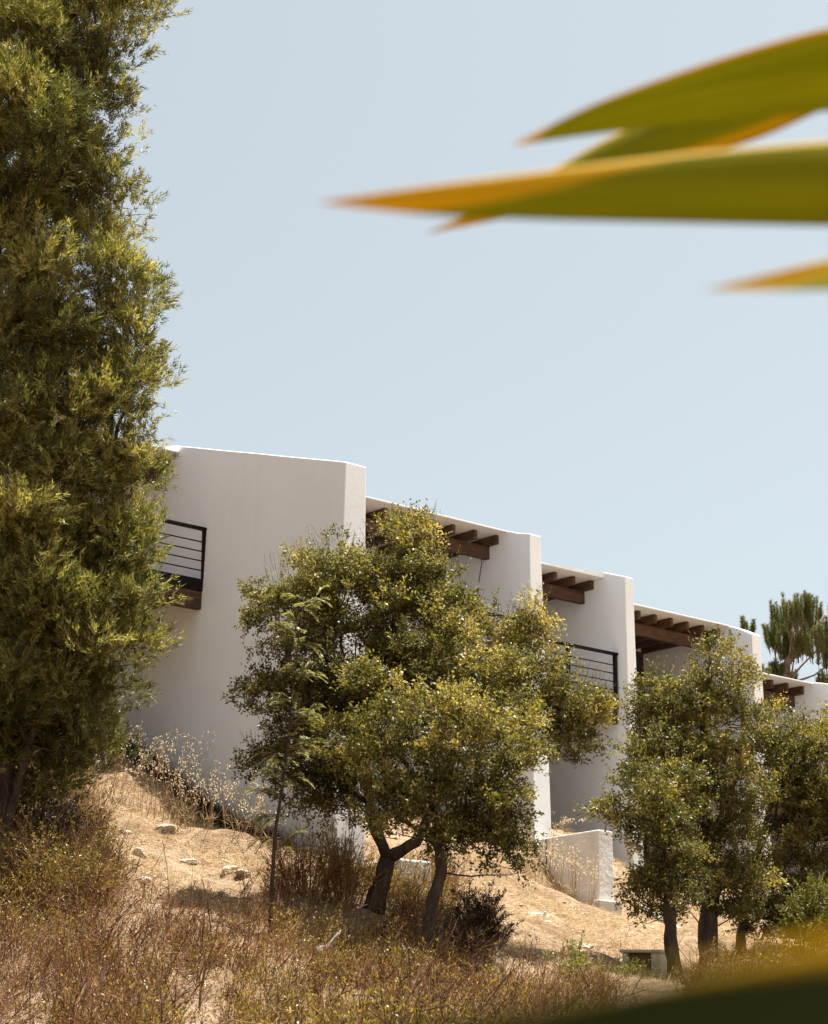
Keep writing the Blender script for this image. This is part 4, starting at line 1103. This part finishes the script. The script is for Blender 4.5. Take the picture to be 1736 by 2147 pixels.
# white plastic scrap
b = at(1137, 1948, 39.6); b[2] = gz(b[0], b[1])
sc_ = MB()
sc_.hexa([b + np.array(v) for v in [(-.14, -.03, .02), (.16, -.05, .0), (.17, .02, .0), (-.13, .04, .03), (-.14, -.03, .05), (.16, -.05, .03), (.17, .02, .04), (-.13, .04, .06)]])
sc_.hexa([b + np.array(v) for v in [(-.03, -.02, .05), (.05, -.02, .05), (.05, .02, .05), (-.03, .02, .05), (.04, -.02, .22), (.09, -.02, .2), (.09, .02, .2), (.04, .02, .22)]])
tag(sc_.build('plastic_scrap', M['plaster'], None, bevel=.008), 'bent white scrap with an upright piece lying on the slope', 'scrap')
# long pale kerb climbing behind the right trunks
pts = [at(x, y, Y_) for x, y, Y_ in ((1345, 1908, 47), (1400, 1935, 45.5), (1445, 1962, 44), (1475, 1980, 43))]
kb = MB()
for i in range(len(pts)): pts[i][2] = gz(pts[i][0], pts[i][1]) + .03
kb.tube(pts, [.055] * 4, 8)
tag(kb.build('water_pipe', M['concrete'], None, smooth=True), 'long pale pipe lying on the slope behind the two dark trunks', 'pipe')

# white block behind the forked trunk
def block(px, py, Y, wl, wr, h, name, label, cat, mat, depth_extra=0):
    """block with its near vertical edge at the pixel; wl along -F side face visible, wr on the N side"""
    c = at(px, py, Y)
    zb = gz(c[0], c[1]) - .3
    return c, zb
c = at(836, 1798, 36.6)
zt = c[2]
mb = MB()
o = c
ps = [o, o + F * .75, o + F * .75 - N * 1.0, o - N * 1.0]
mb.hexa([np.array([p[0], p[1], zt - .9]) for p in ps] + [np.array([p[0], p[1], zt]) for p in ps])
tag(mb.build('concrete_block', M['old_plaster'], None, bevel=.04, seg=3), 'white plastered block seen through the fork of the oak trunk', 'block')
# concrete box with an open dark side
c = at(1385, 1991, 36.6)
zt = c[2]
root = empty('utility_box', (c[0], c[1], gz(c[0], c[1])), 'small concrete box with a thin lid and dark recessed front beside the curved trunk', 'box')
A_ = unit(np.array([-.97, -.12, 0])); B_ = unit(np.array([.55, .83, 0]))   # front runs left, side runs back
wF, wS, hh = .66, .42, .75
def bx_(a0, a1, b0, b1, z0, z1):
    return MB().hexa([np.array([*(c + A_ * a + B_ * b)[:2], z]) for z in (z0, z1) for a, b in ((a1, b0), (a0, b0), (a0, b1), (a1, b1))])
bx_(-.03, wF + .03, -.04, wS + .04, zt - .05, zt).build('lid', M['concrete'], root, bevel=.01)
body = bx_(0, .17, 0, wS, zt - hh, zt - .053)
body2 = bx_(wF - .06, wF, 0, wS, zt - hh, zt - .053)
body3 = bx_(.17, wF - .06, .10, wS, zt - hh, zt - .055)
mm = MB(); mm.add(body.v, body.f); mm.add(body2.v, body2.f)
mm.build('body', M['concrete'], root, bevel=.008)
body3.build('recessed_panel', M['wood'], root)
# grey stump with a broken limb
rng = np.random.default_rng(91)
s0 = at(672, 2022, 29.2); s0[2] = gz(s0[0], s0[1]) - .05
stp = empty('tree_stump', s0, 'bleached grey stump with one broken limb, in the scrub below the forked oak', 'stump')
MB().tube([s0, at(669, 1998, 29.2), at(666, 1984, 29.2)], [.085, .075, .07], 9).build('trunk', M['grey_twig'], stp, smooth=True)
MB().tube([at(668, 1992, 29.2), at(690, 1985, 29.2), at(703, 1966, 29.2), at(716, 1950, 29.2)], [.045, .04, .028, .015], 7).build('limb', M['grey_twig'], stp, smooth=True)
# bare young stem in the lower left
s0 = at(416, 2150, 24.6); s0[2] = gz(s0[0], s0[1]) - .05
bs = empty('bare_sapling', s0, 'leafless thin sapling forking above the sandy patch at the bottom', 'sapling')
tb = MB()
for pts, r in [([s0, at(420, 2080, 24.6), at(432, 2020, 24.6)], (.016, .014, .012)), ([at(432, 2020, 24.6), at(424, 1975, 24.6), at(428, 1920, 24.6), at(436, 1850, 24.7)], (.011, .009, .006, .003)),
               ([at(432, 2020, 24.6), at(452, 1970, 24.5), at(458, 1930, 24.5)], (.008, .006, .003)), ([at(420, 2080, 24.6), at(450, 2060, 24.6), at(472, 2020, 24.6)], (.006, .005, .003)), ([at(424, 1975, 24.6), at(405, 1930, 24.6)], (.005, .003))]:
    tb.tube(pts, r, 5)
tb.build('stems', M['twig'], bs)

# ------------------------------------------------------------------ the near spiky plant at the right
def agave_mat():
    m, nt, out = new_mat('striped_agave_leaf')
    e = nd(nt, 'ShaderNodeAttribute', attribute_name='across')     # 0 lower margin .. 1 upper margin
    u = nd(nt, 'ShaderNodeAttribute', attribute_name='along')      # 0 tip .. 1 base
    yl = nd(nt, 'ShaderNodeAttribute', attribute_name='stripe')
    c1 = ramp(nt, [(0.38, (0, 0, 0)), (0.62, (1, 1, 1))], yl.outputs['Fac'])
    tc = nd(nt, 'ShaderNodeCombineXYZ')
    nt.links.new(e.outputs['Fac'], tc.inputs[0]); nt.links.new(u.outputs['Fac'], tc.inputs[1])
    mp = nd(nt, 'ShaderNodeMapping'); mp.inputs['Scale'].default_value = (9, 1.2, 1)
    nt.links.new(tc.outputs[0], mp.inputs[0])
    nz = nd(nt, 'ShaderNodeTexNoise', Scale=1.6, Detail=3)
    nt.links.new(mp.outputs[0], nz.inputs['Vector'])
    gcol = ramp(nt, [(0.3, (0.19, 0.195, 0.008)), (0.55, (0.31, 0.295, 0.012)), (0.75, (0.42, 0.37, 0.016))], nz.outputs[0])
    shd = nd(nt, 'ShaderNodeAttribute', attribute_name='old')
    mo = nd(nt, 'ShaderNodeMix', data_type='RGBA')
    nt.links.new(shd.outputs['Fac'], mo.inputs[0]); nt.links.new(gcol, mo.inputs[6])
    mo.inputs[7].default_value = (0.022, 0.034, 0.010, 1)  # near-black green: shade mixed into the leaf colour
    mx = nd(nt, 'ShaderNodeMix', data_type='RGBA')
    nt.links.new(c1, mx.inputs[0]); nt.links.new(mo.outputs[2], mx.inputs[6])
    mx.inputs[7].default_value = (0.60, 0.38, 0.015, 1)
    p = nd(nt, 'ShaderNodeBsdfPrincipled', Roughness=0.6)
    p.inputs['Specular IOR Level'].default_value = 0.06
    nt.links.new(mx.outputs[2], p.inputs['Base Color'])
    t = nd(nt, 'ShaderNodeBsdfTranslucent')
    m2 = nd(nt, 'ShaderNodeMix', data_type='RGBA', blend_type='MULTIPLY'); m2.inputs[0].default_value = 1
    nt.links.new(mx.outputs[2], m2.inputs[6]); m2.inputs[7].default_value = (1.1, 1.1, .6, 1)
    nt.links.new(m2.outputs[2], t.inputs[0])
    ms = nd(nt, 'ShaderNodeMixShader')
    tn = nd(nt, 'ShaderNodeAttribute', attribute_name='thin')
    nt.links.new(tn.outputs['Fac'], ms.inputs[0])
    nt.links.new(p.outputs[0], ms.inputs[1]); nt.links.new(t.outputs[0], ms.inputs[2])
    nt.links.new(ms.outputs[0], out.inputs[0])
    return m
M['agave'] = agave_mat()
HEART = at(2750, 420, 1.05)
gzr = gz(HEART[0], HEART[1])
ag = empty('spiky_plant', (HEART[0], HEART[1], gzr), 'blurred yellow-edged spiky leaves of a plant very close at the right', 'plant')
stem = MB().tube([(HEART[0], HEART[1], gzr - .1), (HEART[0] + .02, HEART[1], gzr * .5), (HEART[0], HEART[1], HEART[2] + .03)], [.075, .06, .05], 14)
stem.build('stem', M['bark'], ag, smooth=True)
def blade(C, HW, tilt, name='leaf', tip=.2, edge=.16, low=.05, flat=False, thin=.5, grow=None, old=0.0):
    """C centre line points from tip to base, HW half widths"""
    C = np.asarray(C, float)
    d = np.concatenate([[0], np.cumsum(np.linalg.norm(np.diff(C, axis=0), axis=1))])
    d /= d[-1]
    m_ = 56
    t = np.linspace(0, 1, m_) ** 1.25
    # smooth interpolation (Catmull-Rom by cubic blending of the polyline)
    P = np.stack([np.interp(t, d, C[:, j]) for j in range(3)], 1)
    h = np.interp(t, d, HW)
    for _ in range(6):
        P[1:-1] = .25 * P[:-2] + .5 * P[1:-1] + .25 * P[2:]
        h[1:-1] = .25 * h[:-2] + .5 * h[1:-1] + .25 * h[2:]
    T = unit(np.gradient(P, axis=0))
    view = unit(P)
    Wv = unit(np.cross(view, T))                     # across the leaf, square to the line of sight
    Wv = np.where(Wv[:, 2:3] < 0, -Wv, Wv)
    Nn = unit(np.cross(T, Wv))
    Nn = np.where((Nn * view).sum(1, keepdims=True) < 0, -Nn, Nn)   # away from the eye
    Wt = Wv * math.cos(tilt) + Nn * math.sin(tilt)
    Wt /= max(.4, math.cos(tilt))
    if flat: Wt = unit(np.cross(T, (0, 0, 1.0)))
    Nt = unit(np.cross(T, Wt)); Nt = np.where(Nt[:, 2:3] < 0, -Nt, Nt)
    xs = np.array([-1, -.85, -.6, -.3, 0, .3, .5, .7, .85, 1])
    top = [P + Wt * (h * x)[:, None] + Nt * (h * (.12 * x * x - .12 * .4))[:, None] for x in xs]
    bot = [p - Nt * (h * (.16 * (1 - x * x) + .012))[:, None] for p, x in zip(top, xs)]
    ring = top + bot[::-1]
    ac = list((xs + 1) / 2) + list((xs[::-1] + 1) / 2)
    k = len(ring)
    V = np.stack(ring, 1).reshape(-1, 3)
    fc = []
    for i in range(m_ - 1):
        for j in range(k):
            j2 = (j + 1) % k
            fc.append((i * k + j, i * k + j2, (i + 1) * k + j2, (i + 1) * k + j))
    A_, U_ = np.tile(ac, m_), np.repeat(t, k)
    if grow: edge = edge * np.clip((U_ - grow[0]) / grow[1], 0, 1)
    wid = edge + (1.3 - edge) * np.clip(1 - U_ / tip, 0, 1) ** 1.3        # the yellow margin, broad at the tip
    st_ = np.clip(.5 + (wid - (1 - A_)) * 4, 0, 1)
    st_ = np.maximum(st_, np.clip(.5 + (low + (.5 - low) * np.clip(1 - U_ / tip, 0, 1) - A_) * 4, 0, 1) * (low > 0))
    th_ = thin + (.5 - thin) * st_                       # the fleshy middle lets less light through than the margins
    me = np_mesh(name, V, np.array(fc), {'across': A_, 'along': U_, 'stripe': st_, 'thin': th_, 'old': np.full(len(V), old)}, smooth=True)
    return link(name, me, M['agave'], ag)
def pblade(pts, tilt, **kw):
    C = [at(x, y, d) for x, y, d, w in pts] + [HEART]
    H = [w * d / 4600 for x, y, d, w in pts] + [.03]
    return blade(C, H, tilt, **kw)
pblade([(668, 424, .80, 1), (900, 420, .81, 36), (1200, 406, .83, 62), (1450, 393, .85, 82), (1736, 383, .87, 100), (2200, 372, .94, 120)], .15, tip=.28, edge=.045, low=0)
pblade([(1075, 304, .98, 1), (1250, 248, .98, 36), (1400, 214, .98, 58), (1550, 182, .98, 78), (1736, 146, .99, 98), (2200, 90, 1.0, 110)], -.3, tip=.05, edge=.06, low=0)
pblade([(895, 488, 1.06, 1), (1060, 436, 1.06, 24), (1190, 380, 1.06, 42), (1310, 322, 1.06, 56), (1600, 220, 1.06, 74), (1736, 140, 1.06, 76), (2200, 100, 1.06, 90)], .35, tip=.12, edge=.06, low=.2)
pblade([(1480, 607, .74, 1), (1600, 594, .75, 18), (1736, 577, .76, 36), (2200, 540, .85, 70)], .5, tip=.18, edge=.2, low=0)
pblade([(560, 2215, .24, 2), (800, 2222, .24, 44), (900, 2222, .243, 72), (1000, 2222, .245, 98), (1300, 2205, .25, 142), (1736, 2190, .26, 192), (2300, 2060, .33, 280), (2700, 1500, .6, 200)], -.7, tip=.004, edge=.11, low=0, thin=.02, grow=(.038, .03), old=1.0)  # lowest, nearest leaf: its shade is painted into the green, margin left yellow
rng = np.random.default_rng(95)
for k in range(16):                                  # the rest of the rosette, outside the frame
    a = rng.uniform(-1.9, 1.7)
    e = rng.uniform(-.3, 1.2)
    d = np.array([math.cos(a) * math.cos(e), math.sin(a) * math.cos(e), math.sin(e)])
    L = rng.uniform(.35, .55)
    tipp = HEART + d * L - np.array([0, 0, .05])
    blade([tipp, HEART + d * L * .66 + np.array([0, 0, .02]), HEART + d * L * .33, HEART], [.001, .016, .024, .02], 0)
